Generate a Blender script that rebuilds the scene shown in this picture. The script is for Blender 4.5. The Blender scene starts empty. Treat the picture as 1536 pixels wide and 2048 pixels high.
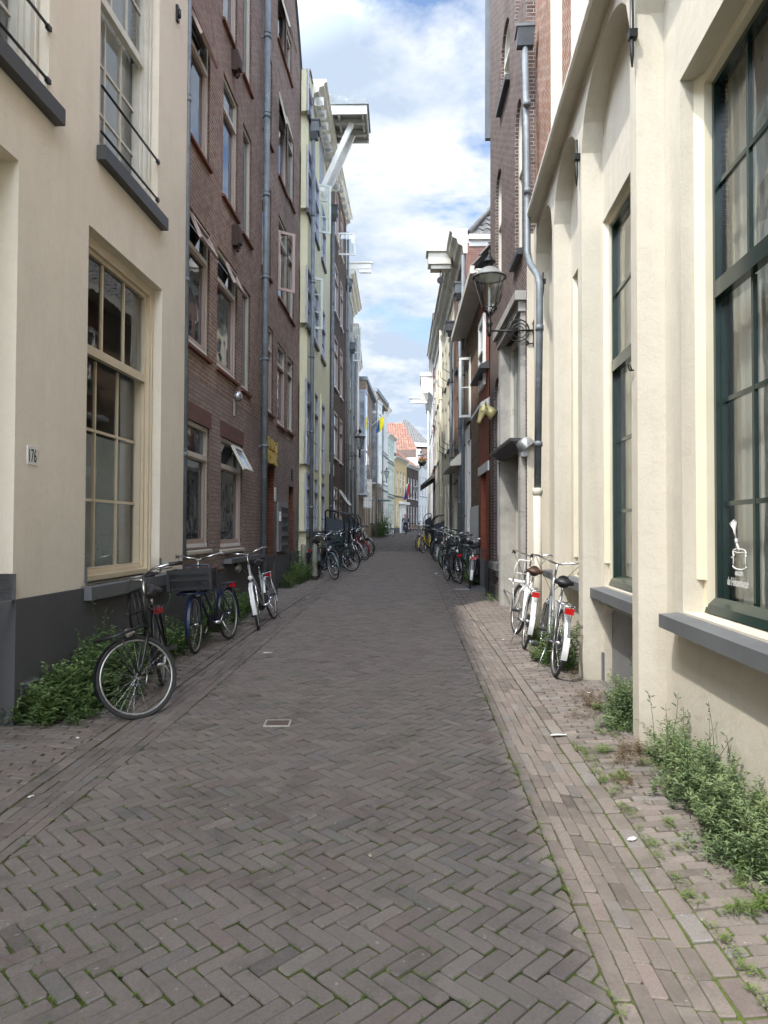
import bpy, math, random
import numpy as np
from mathutils import Vector, Matrix, Euler
R = math.radians
SC = bpy.context.scene
COL = SC.collection
rng = random.Random(7)
FPX, CX, CY = 1450.0, 768.0, 1024.0
PITCH, ROLL, CAMZ = 1.343, 0.2, 1.63
# ---------------------------------------------------------------- camera
cam = bpy.data.cameras.new('camera'); camo = bpy.data.objects.new('camera', cam); COL.objects.link(camo)
cam.sensor_fit = 'HORIZONTAL'; cam.sensor_width = 36; cam.lens = FPX/1536*36
cam.clip_start = 0.05; cam.clip_end = 2000
CM = Matrix.Translation((0, 0, CAMZ)) @ Matrix.Rotation(R(90+PITCH), 4, 'X') @ Matrix.Rotation(R(ROLL), 4, 'Z')
camo.matrix_world = CM
SC.camera = camo
# ---------------------------------------------------------------- light
SUN_EL, SUN_AZ = 58.0, 0.0
# the sun stands behind the camera, high on the left
sd = Vector((0.375, 0.36, -0.854)).normalized()
sun = bpy.data.lights.new('sun', 'SUN'); suno = bpy.data.objects.new('sun', sun); COL.objects.link(suno)
sun.energy = 2.0; sun.angle = R(1.2); sun.color = (1.0, .95, .87)
suno.rotation_euler = sd.to_track_quat('-Z', 'Y').to_euler()
suno.location = (-10, -10, 30)
w = bpy.data.worlds.new('World'); SC.world = w; w.use_nodes = True
nt = w.node_tree; nt.nodes.clear()
def N(nt, typ, **kw):
    n = nt.nodes.new(typ)
    for k, v in kw.items():
        if k in ('loc',): continue
        if k in n.inputs.keys() if isinstance(k, str) else False: n.inputs[k].default_value = v
        else: setattr(n, k, v)
    return n
def lk(nt, a, b): nt.links.new(a, b)
def mathn(nt, op, a, b=None, clamp=False):
    n = nt.nodes.new('ShaderNodeMath'); n.operation = op; n.use_clamp = clamp
    for i, v in enumerate((a, b)):
        if v is None: continue
        if isinstance(v, (int, float)): n.inputs[i].default_value = v
        else: nt.links.new(v, n.inputs[i])
    return n.outputs[0]
def ramp(nt, fac, stops):
    n = nt.nodes.new('ShaderNodeValToRGB'); e = n.color_ramp.elements
    while len(e) < len(stops): e.new(.5)
    for i, (p, c) in enumerate(stops):
        e[i].position = p; e[i].color = (c, c, c, 1) if isinstance(c, (int, float)) else tuple(c)+(1,)
    nt.links.new(fac, n.inputs[0]); return n.outputs[0]
def mixc(nt, fac, a, b, mode='MIX'):
    n = nt.nodes.new('ShaderNodeMix'); n.data_type = 'RGBA'; n.blend_type = mode
    for s, v in ((n.inputs['Factor'], fac), (n.inputs[6], a), (n.inputs[7], b)):
        if isinstance(v, (int, float)): s.default_value = v
        elif isinstance(v, tuple): s.default_value = v+(1,) if len(v) == 3 else v
        else: nt.links.new(v, s)
    return n.outputs[2]
def noise(nt, vec, scale, detail=4, rough=.55, dist=0):
    n = nt.nodes.new('ShaderNodeTexNoise'); n.inputs['Scale'].default_value = scale
    n.inputs['Detail'].default_value = detail; n.inputs['Roughness'].default_value = rough
    n.inputs['Distortion'].default_value = dist
    if vec is not None: nt.links.new(vec, n.inputs['Vector'])
    return n.outputs['Fac']
sky = nt.nodes.new('ShaderNodeTexSky'); sky.sky_type = 'NISHITA'; sky.sun_disc = False
sky.sun_elevation = math.asin(-sd.z); sky.sun_rotation = math.atan2(-sd.x, -sd.y)
sky.air_density = 1.0; sky.dust_density = .6; sky.ozone_density = 1.4
tc = nt.nodes.new('ShaderNodeTexCoord'); sp = nt.nodes.new('ShaderNodeSeparateXYZ')
lk(nt, tc.outputs['Generated'], sp.inputs[0])
zc = mathn(nt, 'MAXIMUM', sp.outputs[2], .0)
zz = mathn(nt, 'ADD', zc, .16)
cxn = nt.nodes.new('ShaderNodeCombineXYZ')
lk(nt, mathn(nt, 'DIVIDE', sp.outputs[0], zz), cxn.inputs[0]); lk(nt, mathn(nt, 'DIVIDE', sp.outputs[1], zz), cxn.inputs[1])
cxn.inputs[2].default_value = 1.3
big = noise(nt, cxn.outputs[0], 1.15, 8, .58, .25)
fine = noise(nt, cxn.outputs[0], 3.4, 6, .6, .3)
cov = mathn(nt, 'ADD', mathn(nt, 'MULTIPLY', big, .72), mathn(nt, 'MULTIPLY', fine, .28))
mask = ramp(nt, cov, [(.46, 0), (.525, 1)])
shade = noise(nt, cxn.outputs[0], 1.9, 6, .6, .2)
dens = ramp(nt, mathn(nt, 'ADD', mathn(nt, 'MULTIPLY', shade, .6), mathn(nt, 'MULTIPLY', cov, .4)), [(.38, (1.0, 1.0, 1.0)), (.47, (.84, .88, .94)), (.56, (.50, .60, .74))])
SKYK = .15
bs = nt.nodes.new('ShaderNodeVectorMath'); bs.operation = 'SCALE'; lk(nt, sky.outputs[0], bs.inputs[0]); bs.inputs['Scale'].default_value = .75
cb = nt.nodes.new('ShaderNodeVectorMath'); cb.operation = 'SCALE'; lk(nt, dens, cb.inputs[0]); cb.inputs['Scale'].default_value = 3.5
hz = ramp(nt, zc, [(0.0, .85), (.36, 0)])
mk = mathn(nt, 'MAXIMUM', mask, hz)
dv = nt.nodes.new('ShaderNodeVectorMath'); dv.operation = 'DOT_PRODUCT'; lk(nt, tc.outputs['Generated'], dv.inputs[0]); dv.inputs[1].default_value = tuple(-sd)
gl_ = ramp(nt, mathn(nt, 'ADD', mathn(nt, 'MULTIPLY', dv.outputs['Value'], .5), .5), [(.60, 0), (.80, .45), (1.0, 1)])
gain = mathn(nt, 'ADD', mathn(nt, 'MULTIPLY', gl_, 15), 1)   # added fill light: unseen cloud around the sun is brightened to lift shade
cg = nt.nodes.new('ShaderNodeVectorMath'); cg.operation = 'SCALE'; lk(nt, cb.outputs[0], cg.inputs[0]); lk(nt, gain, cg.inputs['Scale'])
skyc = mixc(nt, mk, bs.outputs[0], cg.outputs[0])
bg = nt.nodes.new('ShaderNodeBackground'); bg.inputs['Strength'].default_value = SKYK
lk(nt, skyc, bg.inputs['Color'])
wo = nt.nodes.new('ShaderNodeOutputWorld'); lk(nt, bg.outputs[0], wo.inputs['Surface'])
SC.view_settings.view_transform = 'Standard'; SC.view_settings.look = 'None'
SC.view_settings.exposure = 1.27; SC.view_settings.gamma = 1
SC.cycles.max_bounces = 8; SC.cycles.diffuse_bounces = 4; SC.cycles.glossy_bounces = 4
SC.cycles.transparent_max_bounces = 16; SC.cycles.caustics_reflective = False; SC.cycles.caustics_refractive = False
SC.cycles.sample_clamp_indirect = 6

# ---------------------------------------------------------------- helpers
def ray(px, py):
    d = CM.to_3x3() @ Vector(((px-CX)/FPX, (CY-py)/FPX, -1)); return Vector((0, 0, CAMZ)), d
def zgy(y):
    if y < 30: return .02*max(y, -20)
    return .6+.0155*(min(y, 110)-30)
def interp(x, pts):
    if x <= pts[0][0]: return pts[0][1]
    for (a, b), (c, d) in zip(pts, pts[1:]):
        if x <= c: return b+(d-b)*(x-a)/(c-a)
    return pts[-1][1]
LC = [(-3, -2.3), (3.97, -2.10), (5.1, -2.045), (8.1, -1.91), (9.3, -1.87), (11.6, -1.77), (15.2, -1.545), (17.4, -1.42), (24.6, -1.07), (35, -.85), (46, -.78), (54, -.25), (61, .7), (69.5, 1.85), (75, 3.2), (80, 4.7), (86, 6.3)]
LH = [(-3, -1.95), (3.42, -1.78), (6.1, -1.61), (12.2, -1.37), (18.3, -1.02), (24.6, -.68), (35, -.45), (46, -.38), (54, .15), (61, 1.1), (69.5, 2.3), (75, 3.7), (80, 5.1), (86, 6.7)]
RH = [(-3, .68), (2.3, .77), (3.2, .80), (4.1, .83), (5.2, .868), (7.1, .933), (12.6, 1.107), (18, 1.28), (26.5, 1.48), (37, 1.55), (45, 1.85), (50, 2.15), (56, 2.8), (62, 3.9), (70, 5.8), (76, 7.8), (88, 12)]
RC = [(-3, 1.10), (2.3, 1.176), (4.2, 1.235), (5.4, 1.264), (7.1, 1.311), (11.7, 1.42), (15.2, 1.50), (21.2, 1.667), (31, 1.84), (37, 1.92), (45, 2.2), (50, 2.5), (56, 3.2), (62, 4.3), (70, 6.2), (76, 8.2), (88, 12.4)]
def zg(x, y):
    z = zgy(y)
    for L in (LC, RC):
        dx = x-interp(y, L); z -= .028*math.exp(-(dx/.22)**2)
    m = (interp(y, LH)+interp(y, RH))/2
    return z+.018*math.exp(-((x-m)/.9)**2)
def gp(px, py):
    o, d = ray(px, py); t = 5.0
    for _ in range(40):
        p = o+d*t; t = max(.5, (zg(p.x, p.y)-o.z)/d.z if d.z < -1e-6 else 60)
    return o+d*t
def tag(o, label=None, cat=None, group=None, kind=None):
    if label: o['label'] = label
    if cat: o['category'] = cat
    if group: o['group'] = group
    if kind: o['kind'] = kind
    return o
def empty(name, loc, rot=(0, 0, 0), **k):
    o = bpy.data.objects.new(name, None); COL.objects.link(o); o.location = loc; o.rotation_euler = rot
    o.empty_display_size = .2
    return tag(o, **k)
def dup(root, loc, rot, label=None, group=None):
    def cp(o, par):
        c = o.copy(); COL.objects.link(c); c.parent = par
        for ch in list(o.children): cp(ch, c)
        return c
    r = cp(root, None); r.location = loc; r.rotation_euler = rot
    if label: r['label'] = label
    if group: r['group'] = group
    return r
class F:
    """a facade: a vertical plane over the plan line P0->P1, u along it, o outward to the street"""
    def __init__(s, P0, P1, side):
        s.P0 = Vector((P0[0], P0[1], 0)); s.P1 = Vector((P1[0], P1[1], 0)); d = s.P1-s.P0; s.L = d.length; s.d = d/s.L
        s.side = side; s.out = Vector((s.d.y, -s.d.x, 0)) if side > 0 else Vector((-s.d.y, s.d.x, 0))
    def __call__(s, u, o, z): return s.P0+s.d*u+s.out*o+Vector((0, 0, z))
    def px(s, px, py, off=0):
        o, d = ray(px, py); n = s.out; t = (s.P0+n*off-o).dot(n)/d.dot(n); p = o+d*t
        return (p-s.P0).dot(s.d), p.z
    def W(s, pl, yt, yb, pr, off=0):
        u0, zt = s.px(pl, yt, off); _, zb = s.px(pl, yb, off); u1, _ = s.px(pr, (yt+yb)/2, off)
        return (u0, u1, zb, zt)
    def uY(s, Y): return (Y-s.P0.y)/s.d.y
class ID:
    side = -1
    def __call__(s, u, o, z): return Vector((u, o, z))
I = ID()
class MB:
    def __init__(s, fr=I): s.v = []; s.f = []; s.uv = []; s.fr = fr; s.flip = fr.side > 0; s.sm = []
    def face(s, pts, smooth=False):
        b = len(s.v); P = [Vector(p) for p in pts]
        n = Vector((0, 0, 0))
        for i in range(len(P)):
            a, c = P[i], P[(i+1) % len(P)]; n += a.cross(c)
        ax, ay, az = abs(n.x), abs(n.y), abs(n.z)
        if az > ax and az > ay: uv = [(p.x, p.y) for p in P]
        elif ay >= ax: uv = [(p.x, p.z) for p in P]
        else: uv = [(p.y, p.z) for p in P]
        s.v += [s.fr(*p) for p in P]; idx = list(range(b, b+len(P)))
        if s.flip: idx.reverse(); uv.reverse()
        s.f.append(idx); s.uv += uv; s.sm.append(smooth)
    def box(s, u0, u1, o0, o1, z0, z1):
        if u0 > u1: u0, u1 = u1, u0
        if o0 > o1: o0, o1 = o1, o0
        if z0 > z1: z0, z1 = z1, z0
        a = [(u0, o0, z0), (u1, o0, z0), (u1, o1, z0), (u0, o1, z0), (u0, o0, z1), (u1, o0, z1), (u1, o1, z1), (u0, o1, z1)]
        for q in ((3, 2, 1, 0), (4, 5, 6, 7), (0, 1, 5, 4), (1, 2, 6, 5), (2, 3, 7, 6), (3, 0, 4, 7)): s.face([a[i] for i in q])
        return s
    def prism(s, poly, a, b, axis='u'):
        """extrude a polygon; axis u: poly is (o,z); axis o: poly is (u,z); axis z: poly is (u,o)"""
        def P(p, t): return {'u': (t, p[0], p[1]), 'o': (p[0], t, p[1]), 'z': (p[0], p[1], t)}[axis]
        n = len(poly); s.face([P(p, a) for p in poly]); s.face([P(p, b) for p in reversed(poly)])
        for i in range(n):
            p, q = poly[i], poly[(i+1) % n]; s.face([P(p, b), P(q, b), P(q, a), P(p, a)])
        return s
    def tube(s, pts, r, n=8, closed=False, caps=True, smooth=True):
        P = [Vector(p) for p in pts]; m = len(P); rs = r if isinstance(r, (list, tuple)) else [r]*m
        rings = []; up = None
        for i in range(m):
            if closed: t = P[(i+1) % m]-P[i-1]
            else: t = P[min(i+1, m-1)]-P[max(i-1, 0)]
            if t.length < 1e-9: t = Vector((0, 0, 1))
            t.normalize()
            if up is None: up = t.orthogonal().normalized()
            up = up-t*up.dot(t)
            up = up.normalized() if up.length > 1e-6 else t.orthogonal().normalized()
            w = t.cross(up)
            rings.append([P[i]+(up*math.cos(2*math.pi*k/n)+w*math.sin(2*math.pi*k/n))*rs[i] for k in range(n)])
        b = len(s.v)
        for rg in rings: s.v += [s.fr(*p) for p in rg]
        for i in range(m if closed else m-1):
            j = (i+1) % m
            for k in range(n):
                l = (k+1) % n; idx = [b+i*n+k, b+i*n+l, b+j*n+l, b+j*n+k]
                if s.flip: idx.reverse()
                s.f.append(idx); s.uv += [(k/n, i), (l/n, i), (l/n, i+1), (k/n, i+1)]; s.sm.append(smooth)
        if caps and not closed:
            for q, rv in ((0, True), (m-1, False)):
                idx = [b+q*n+k for k in range(n)]
                if rv != s.flip: idx.reverse()
                s.f.append(idx); s.uv += [(0, 0)]*n; s.sm.append(False)
        return s
    def lathe(s, c, prof, n=24, ax=(0, 0, 1), smooth=True):
        """prof: (radius, height) along ax from c"""
        A = Vector(ax).normalized(); U = A.orthogonal().normalized(); V = A.cross(U); C = Vector(c); b = len(s.v)
        for (r, h) in prof:
            for k in range(n):
                a = 2*math.pi*k/n; s.v.append(s.fr(*(C+A*h+(U*math.cos(a)+V*math.sin(a))*r)))
        for i in range(len(prof)-1):
            for k in range(n):
                l = (k+1) % n; idx = [b+i*n+k, b+i*n+l, b+(i+1)*n+l, b+(i+1)*n+k]
                if s.flip: idx.reverse()
                s.f.append(idx); s.uv += [(0, 0)]*4; s.sm.append(smooth)
        return s
    def build(s, name, mat, parent=None, loc=None, bevel=0):
        me = bpy.data.meshes.new(name)
        o = bpy.data.objects.new(name, me); COL.objects.link(o)
        if parent is not None:
            root = parent; off = Vector((0, 0, 0))
            while root is not None: off += Vector(root.location); root = root.parent
            o.parent = parent
            if s.fr is I and loc is None: off = Vector((0, 0, 0))
        else:
            off = Vector(loc) if loc is not None else Vector((0, 0, 0)); o.location = off
        v = [p-off for p in s.v]
        me.from_pydata([tuple(p) for p in v], [], s.f)
        ul = me.uv_layers.new(name='UVMap'); ul.data.foreach_set('uv', np.array(s.uv, dtype=np.float32).ravel())
        me.polygons.foreach_set('use_smooth', s.sm)
        me.materials.append(mat)
        if bevel:
            m = o.modifiers.new('bevel', 'BEVEL'); m.width = bevel; m.segments = 2; m.limit_method = 'ANGLE'
        me.update()
        return o
# ---------------------------------------------------------------- materials
def newmat(name):
    m = bpy.data.materials.new(name); m.use_nodes = True; nt = m.node_tree; nt.nodes.clear()
    out = nt.nodes.new('ShaderNodeOutputMaterial'); p = nt.nodes.new('ShaderNodeBsdfPrincipled'); lk(nt, p.outputs[0], out.inputs[0])
    return m, nt, p, out
def bump(nt, p, h, strength, dist):
    b = nt.nodes.new('ShaderNodeBump'); b.inputs['Strength'].default_value = strength; b.inputs['Distance'].default_value = dist
    lk(nt, h, b.inputs['Height']); lk(nt, b.outputs[0], p.inputs['Normal']); return b
def mat(name, col, rough=.6, metal=0, var=.12, vs=3, bs=0, bd=.002, spec=.5, dirt=None, coat=0):
    m, nt, p, out = newmat(name); t = nt.nodes.new('ShaderNodeTexCoord')
    c = col
    if var:
        f = noise(nt, t.outputs['Object'], vs, 6, .6)
        c = mixc(nt, ramp(nt, f, [(.3, 0), (.7, 1)]), tuple(x*(1-var) for x in col), tuple(min(1, x*(1+var)) for x in col))
    if dirt:
        f2 = ramp(nt, noise(nt, t.outputs['Object'], dirt[1], 8, .7), [(dirt[2], 0), (dirt[2]+.15, 1)])
        c = mixc(nt, f2, c, dirt[0])
    if isinstance(c, tuple): p.inputs['Base Color'].default_value = c+(1,)
    else: lk(nt, c, p.inputs['Base Color'])
    p.inputs['Roughness'].default_value = rough; p.inputs['Metallic'].default_value = metal
    p.inputs['Specular IOR Level'].default_value = spec; p.inputs['Coat Weight'].default_value = coat
    if bs: bump(nt, p, noise(nt, t.outputs['Object'], bs, 5, .6), .6, bd)
    return m
def stucco(name, col, stain=(.5, .44, .33), amt=.35, rough=.85, bd=.004):
    m, nt, p, out = newmat(name); t = nt.nodes.new('ShaderNodeTexCoord'); v = t.outputs['Object']
    a = noise(nt, v, .7, 7, .65); b = noise(nt, v, 6, 6, .6)
    mp = nt.nodes.new('ShaderNodeMapping'); mp.inputs['Scale'].default_value = (3.5, 3.5, .35); lk(nt, v, mp.inputs[0])
    st = noise(nt, mp.outputs[0], 1.2, 6, .65)
    c = mixc(nt, ramp(nt, a, [(.3, 0), (.72, 1)]), tuple(x*.93 for x in col), tuple(min(1, x*1.05) for x in col))
    c = mixc(nt, mathn(nt, 'MULTIPLY', ramp(nt, st, [(.5, 0), (.78, 1)]), amt), c, stain)
    c = mixc(nt, mathn(nt, 'MULTIPLY', ramp(nt, b, [(.35, 0), (.65, 1)]), .12), c, tuple(x*.8 for x in col))
    sx = nt.nodes.new('ShaderNodeSeparateXYZ'); lk(nt, v, sx.inputs[0])
    low = ramp(nt, mathn(nt, 'ADD', sx.outputs[2], mathn(nt, 'MULTIPLY', b, .9)), [(.35, 1), (1.05, 0)])   # splash dirt above the pavement
    c = mixc(nt, mathn(nt, 'MULTIPLY', low, .45), c, tuple(x*.62 for x in stain))
    crk = noise(nt, v, 1.7, 9, .75, 1.2)
    c = mixc(nt, mathn(nt, 'MULTIPLY', ramp(nt, crk, [(.492, 0), (.5, 1), (.508, 0)]), .22), c, tuple(x*.6 for x in stain))
    sp_ = noise(nt, v, 23, 3, .5)
    c = mixc(nt, mathn(nt, 'MULTIPLY', ramp(nt, sp_, [(.74, 0), (.78, 1)]), .25), c, tuple(x*.5 for x in stain))
    lk(nt, c, p.inputs['Base Color']); p.inputs['Roughness'].default_value = rough; p.inputs['Specular IOR Level'].default_value = .3
    h = mathn(nt, 'ADD', mathn(nt, 'MULTIPLY', noise(nt, v, 9, 5, .62, .6), 1.0), mathn(nt, 'MULTIPLY', noise(nt, v, 55, 4, .6), .35))
    h = mathn(nt, 'ADD', h, mathn(nt, 'MULTIPLY', noise(nt, v, 2.2, 3, .5), 1.6))
    bump(nt, p, h, .75, bd)
    return m
def brick(name, c1, c2, mo, bw=.215, bh=.064, ms=.006, bd=.005, rough=.85, soot=None, off=.5, sq=0, c3=None, wob=.35):
    m, nt, p, out = newmat(name); t = nt.nodes.new('ShaderNodeTexCoord'); uv = t.outputs['UV']
    wn = nt.nodes.new('ShaderNodeTexNoise'); wn.inputs['Scale'].default_value = 6; lk(nt, uv, wn.inputs['Vector'])
    dd = nt.nodes.new('ShaderNodeVectorMath'); dd.operation = 'MULTIPLY_ADD'; lk(nt, wn.outputs['Color'], dd.inputs[0])
    dd.inputs[1].default_value = (.012*wob, .012*wob, 0); lk(nt, uv, dd.inputs[2])
    b = nt.nodes.new('ShaderNodeTexBrick'); lk(nt, dd.outputs[0], b.inputs['Vector']); b.offset = off
    b.inputs['Scale'].default_value = 1; b.inputs['Brick Width'].default_value = bw; b.inputs['Row Height'].default_value = bh
    b.inputs['Mortar Size'].default_value = ms; b.inputs['Mortar Smooth'].default_value = .25; b.inputs['Bias'].default_value = -.1
    b.inputs['Color1'].default_value = c1+(1,); b.inputs['Color2'].default_value = c2+(1,); b.inputs['Mortar'].default_value = mo+(1,)
    f = noise(nt, uv, 1.3, 7, .65); g = noise(nt, uv, 30, 4, .6)
    c = mixc(nt, mathn(nt, 'MULTIPLY', ramp(nt, f, [(.35, 0), (.7, 1)]), .4), b.outputs['Color'], tuple(x*.6 for x in c1))
    c = mixc(nt, mathn(nt, 'MULTIPLY', ramp(nt, g, [(.3, 1), (.6, 0)]), .28), c, tuple(x*.4 for x in c1))
    if c3:
        k = noise(nt, uv, 4.5, 3, .5); c = mixc(nt, mathn(nt, 'MULTIPLY', ramp(nt, k, [(.5, 0), (.62, 1)]), .55), c, c3)
    if soot:
        c = mixc(nt, mathn(nt, 'MULTIPLY', ramp(nt, noise(nt, uv, .45, 6, .6), [(.48, 0), (.66, 1)]), soot[3]), c, tuple(soot[:3]))
    lk(nt, c, p.inputs['Base Color']); p.inputs['Roughness'].default_value = rough; p.inputs['Specular IOR Level'].default_value = .25
    h = mathn(nt, 'ADD', mathn(nt, 'MULTIPLY', b.outputs['Fac'], -1), mathn(nt, 'MULTIPLY', g, .5))
    bump(nt, p, h, .9, bd)
    return m
def glass_dark(name, col=(.03, .035, .04), wav=.6, rough=.02, em=0):
    m, nt, p, out = newmat(name); t = nt.nodes.new('ShaderNodeTexCoord'); v = t.outputs['Object']
    c = mixc(nt, ramp(nt, noise(nt, v, 1.2, 3, .5), [(.4, 0), (.6, 1)]), col, tuple(x*2.2 for x in col))
    lk(nt, c, p.inputs['Base Color']); p.inputs['Roughness'].default_value = rough; p.inputs['Specular IOR Level'].default_value = .9
    p.inputs['IOR'].default_value = 1.6
    bump(nt, p, noise(nt, v, 1.6, 2, .5), wav, .01)
    return m
def glass_clear(name, tint=(.86, .9, .88), refl=1.0, wav=.25):
    m, nt, p, out = newmat(name); nt.nodes.remove(p); t = nt.nodes.new('ShaderNodeTexCoord')
    tr = nt.nodes.new('ShaderNodeBsdfTransparent'); tr.inputs[0].default_value = tint+(1,)
    gl = nt.nodes.new('ShaderNodeBsdfGlossy'); gl.inputs['Roughness'].default_value = .01
    lw = nt.nodes.new('ShaderNodeLayerWeight'); lw.inputs[0].default_value = .5
    frs = mathn(nt, 'ADD', mathn(nt, 'MULTIPLY', mathn(nt, 'POWER', lw.outputs['Facing'], 4.2), .90), .10)
    b = nt.nodes.new('ShaderNodeBump'); b.inputs['Strength'].default_value = wav; b.inputs['Distance'].default_value = .01
    lk(nt, noise(nt, t.outputs['Object'], 2.2, 2, .5), b.inputs['Height']); lk(nt, b.outputs[0], gl.inputs['Normal'])
    mx = nt.nodes.new('ShaderNodeMixShader'); lk(nt, mathn(nt, 'MULTIPLY', frs, refl, True), mx.inputs[0])
    lk(nt, tr.outputs[0], mx.inputs[1]); lk(nt, gl.outputs[0], mx.inputs[2]); lk(nt, mx.outputs[0], out.inputs[0])
    return m
M = {}
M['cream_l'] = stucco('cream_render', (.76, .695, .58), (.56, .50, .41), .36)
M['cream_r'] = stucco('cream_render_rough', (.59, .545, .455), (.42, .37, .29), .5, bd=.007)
M['plinth'] = stucco('dark_grey_plinth', (.088, .088, .093), (.13, .125, .12), .35)
M['stone'] = mat('blue_grey_stone', (.115, .12, .125), .7, var=.15, bs=30)
M['stone_dark'] = mat('charcoal_sill_paint', (.04, .042, .045), .45, var=.1)
M['stone_pale'] = mat('pale_stone', (.36, .35, .32), .8, var=.2, bs=20, dirt=((.2, .19, .17), 2, .55))
M['brick_l'] = brick('purple_brown_brick', (.25, .155, .115), (.355, .24, .185), (.48, .45, .41), ms=.0075, soot=(.06, .045, .04, .35), c3=(.20, .125, .11))
M['brick_l2'] = brick('greyish_brown_brick', (.30, .225, .195), (.40, .32, .285), (.19, .165, .15), ms=.007, soot=(.10, .08, .07, .4))
M['brick_red'] = brick('red_brown_jamb_brick', (.17, .06, .035), (.23, .085, .05), (.22, .17, .14))
M['brick_dk'] = brick('dark_brown_brick', (.075, .046, .036), (.125, .078, .062), (.20, .18, .165), soot=(.02, .018, .016, .4))
M['brick_r2'] = brick('brown_purple_brick', (.085, .055, .045), (.145, .10, .085), (.42, .39, .36), bh=.06, ms=.006, c3=(.19, .14, .125))
M['brick_org'] = brick('old_orange_brick', (.28, .10, .05), (.20, .115, .08), (.50, .46, .39), bw=.25, bh=.075, ms=.012, bd=.012, c3=(.16, .09, .06), wob=1.4)
M['brick_rough'] = brick('rough_weathered_brick', (.20, .10, .055), (.28, .19, .12), (.32, .28, .22), bw=.2, bh=.06, ms=.010, bd=.02, c3=(.07, .04, .03), wob=2.5)
M['brick_glaze'] = brick('orange_red_brick', (.26, .065, .035), (.34, .10, .055), (.26, .12, .08), ms=.003, bd=.002, rough=.6)
M['brick_pink'] = brick('pinkish_brown_brick', (.25, .13, .105), (.33, .19, .155), (.30, .25, .22), soot=(.08, .05, .04, .4))
M['brick_maroon'] = brick('maroon_brick', (.13, .022, .022), (.18, .035, .03), (.10, .03, .03), ms=.003)
M['brick_taupe'] = brick('taupe_brick', (.26, .195, .145), (.34, .265, .205), (.30, .26, .21), ms=.005)
M['yellow'] = stucco('pale_yellow_render', (.72, .70, .49), (.50, .48, .33), .35)
M['ochre'] = stucco('ochre_render', (.62, .47, .24), (.42, .30, .12), .2)
M['white_r'] = stucco('white_render', (.74, .74, .72), (.5, .5, .47), .3)
M['mint'] = stucco('pale_mint_render', (.60, .66, .58), (.42, .45, .38), .3)
M['grey_r'] = stucco('grey_render', (.33, .32, .30), (.2, .19, .18), .4)
M['cream_f'] = stucco('cream_front', (.72, .68, .54), (.45, .41, .32), .35)
M['cream_paint'] = mat('cream_window_paint', (.63, .54, .39), .4, var=.06)
M['cream_paint2'] = mat('pale_cream_frame_paint', (.72, .66, .50), .5, var=.06)
M['white'] = mat('white_paint', (.72, .72, .69), .4, var=.07, dirt=((.5, .49, .45), 3, .62))
M['offwhite'] = mat('off_white_paint', (.62, .60, .53), .45, var=.1, dirt=((.36, .34, .3), 2.5, .6))
M['taupe'] = mat('taupe_window_paint', (.50, .465, .40), .45, var=.08)
M['pinkish'] = mat('pinkish_brown_casement_paint', (.42, .32, .28), .45, var=.08)
M['lav'] = mat('lavender_grey_paint', (.42, .44, .52), .45, var=.08)
M['green_dk'] = mat('dark_green_gloss_paint', (.012, .028, .025), .18, var=.15, vs=8)
M['green_wh'] = mat('pale_greenish_paint', (.55, .60, .55), .4, var=.06)
M['zinc'] = mat('weathered_zinc', (.15, .17, .185), .55, metal=.1, var=.25, vs=5, dirt=((.3, .31, .32), 6, .58))
M['zinc_dk'] = mat('dark_zinc', (.10, .11, .12), .5, metal=.3, var=.2)
M['galv'] = mat('galvanised_metal', (.42, .43, .44), .35, metal=.8, var=.2)
M['iron'] = mat('black_iron', (.012, .012, .013), .4, metal=.2, var=.2)
M['gdark'] = glass_dark('window_glass')
M['gblue'] = glass_dark('pale_reflective_glass', (.16, .18, .2))
M['gcurt'] = glass_dark('glass_over_net_curtain', (.22, .22, .20))
M['gclear'] = glass_clear('clear_glass')
M['glamp'] = glass_clear('lantern_glass', (.80, .84, .84), 1.6, .3)
M['dark'] = mat('dark_room', (.02, .02, .02), .9, var=0)
M['tile_g'] = mat('grey_roof_tile', (.14, .135, .13), .75, var=.35, vs=4, bs=20, dirt=((.25, .24, .22), 5, .6))
M['tile_o'] = mat('orange_roof_tile', (.25, .125, .085), .8, var=.4, vs=3, bs=20, dirt=((.16, .09, .065), 2.5, .46))
M['roofflat'] = mat('roofing_felt', (.08, .08, .085), .9)
M['gold'] = mat('gold_leaf', (.62, .54, .26), .5, metal=.3, var=.15, vs=10)
M['signgold'] = mat('ochre_gold_sign_paint', (.55, .40, .10), .5, var=.15, vs=8)
M['navy'] = mat('dark_navy_coating', (.010, .022, .036), .45, var=.1)
M['khaki'] = mat('grey_green_bollard_paint', (.235, .235, .19), .6, var=.15, dirt=((.12, .11, .09), 5, .6))
M['black_r'] = mat('black_rubber', (.018, .018, .018), .75, var=.1)
M['chrome'] = mat('chrome', (.62, .63, .64), .22, metal=1, var=.1, vs=20)
M['paper'] = mat('white_paper', (.8, .8, .78), .8, var=.05)
M['pink_jamb'] = mat('pink_render', (.5, .36, .33), .7)
WF = ID()
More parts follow.
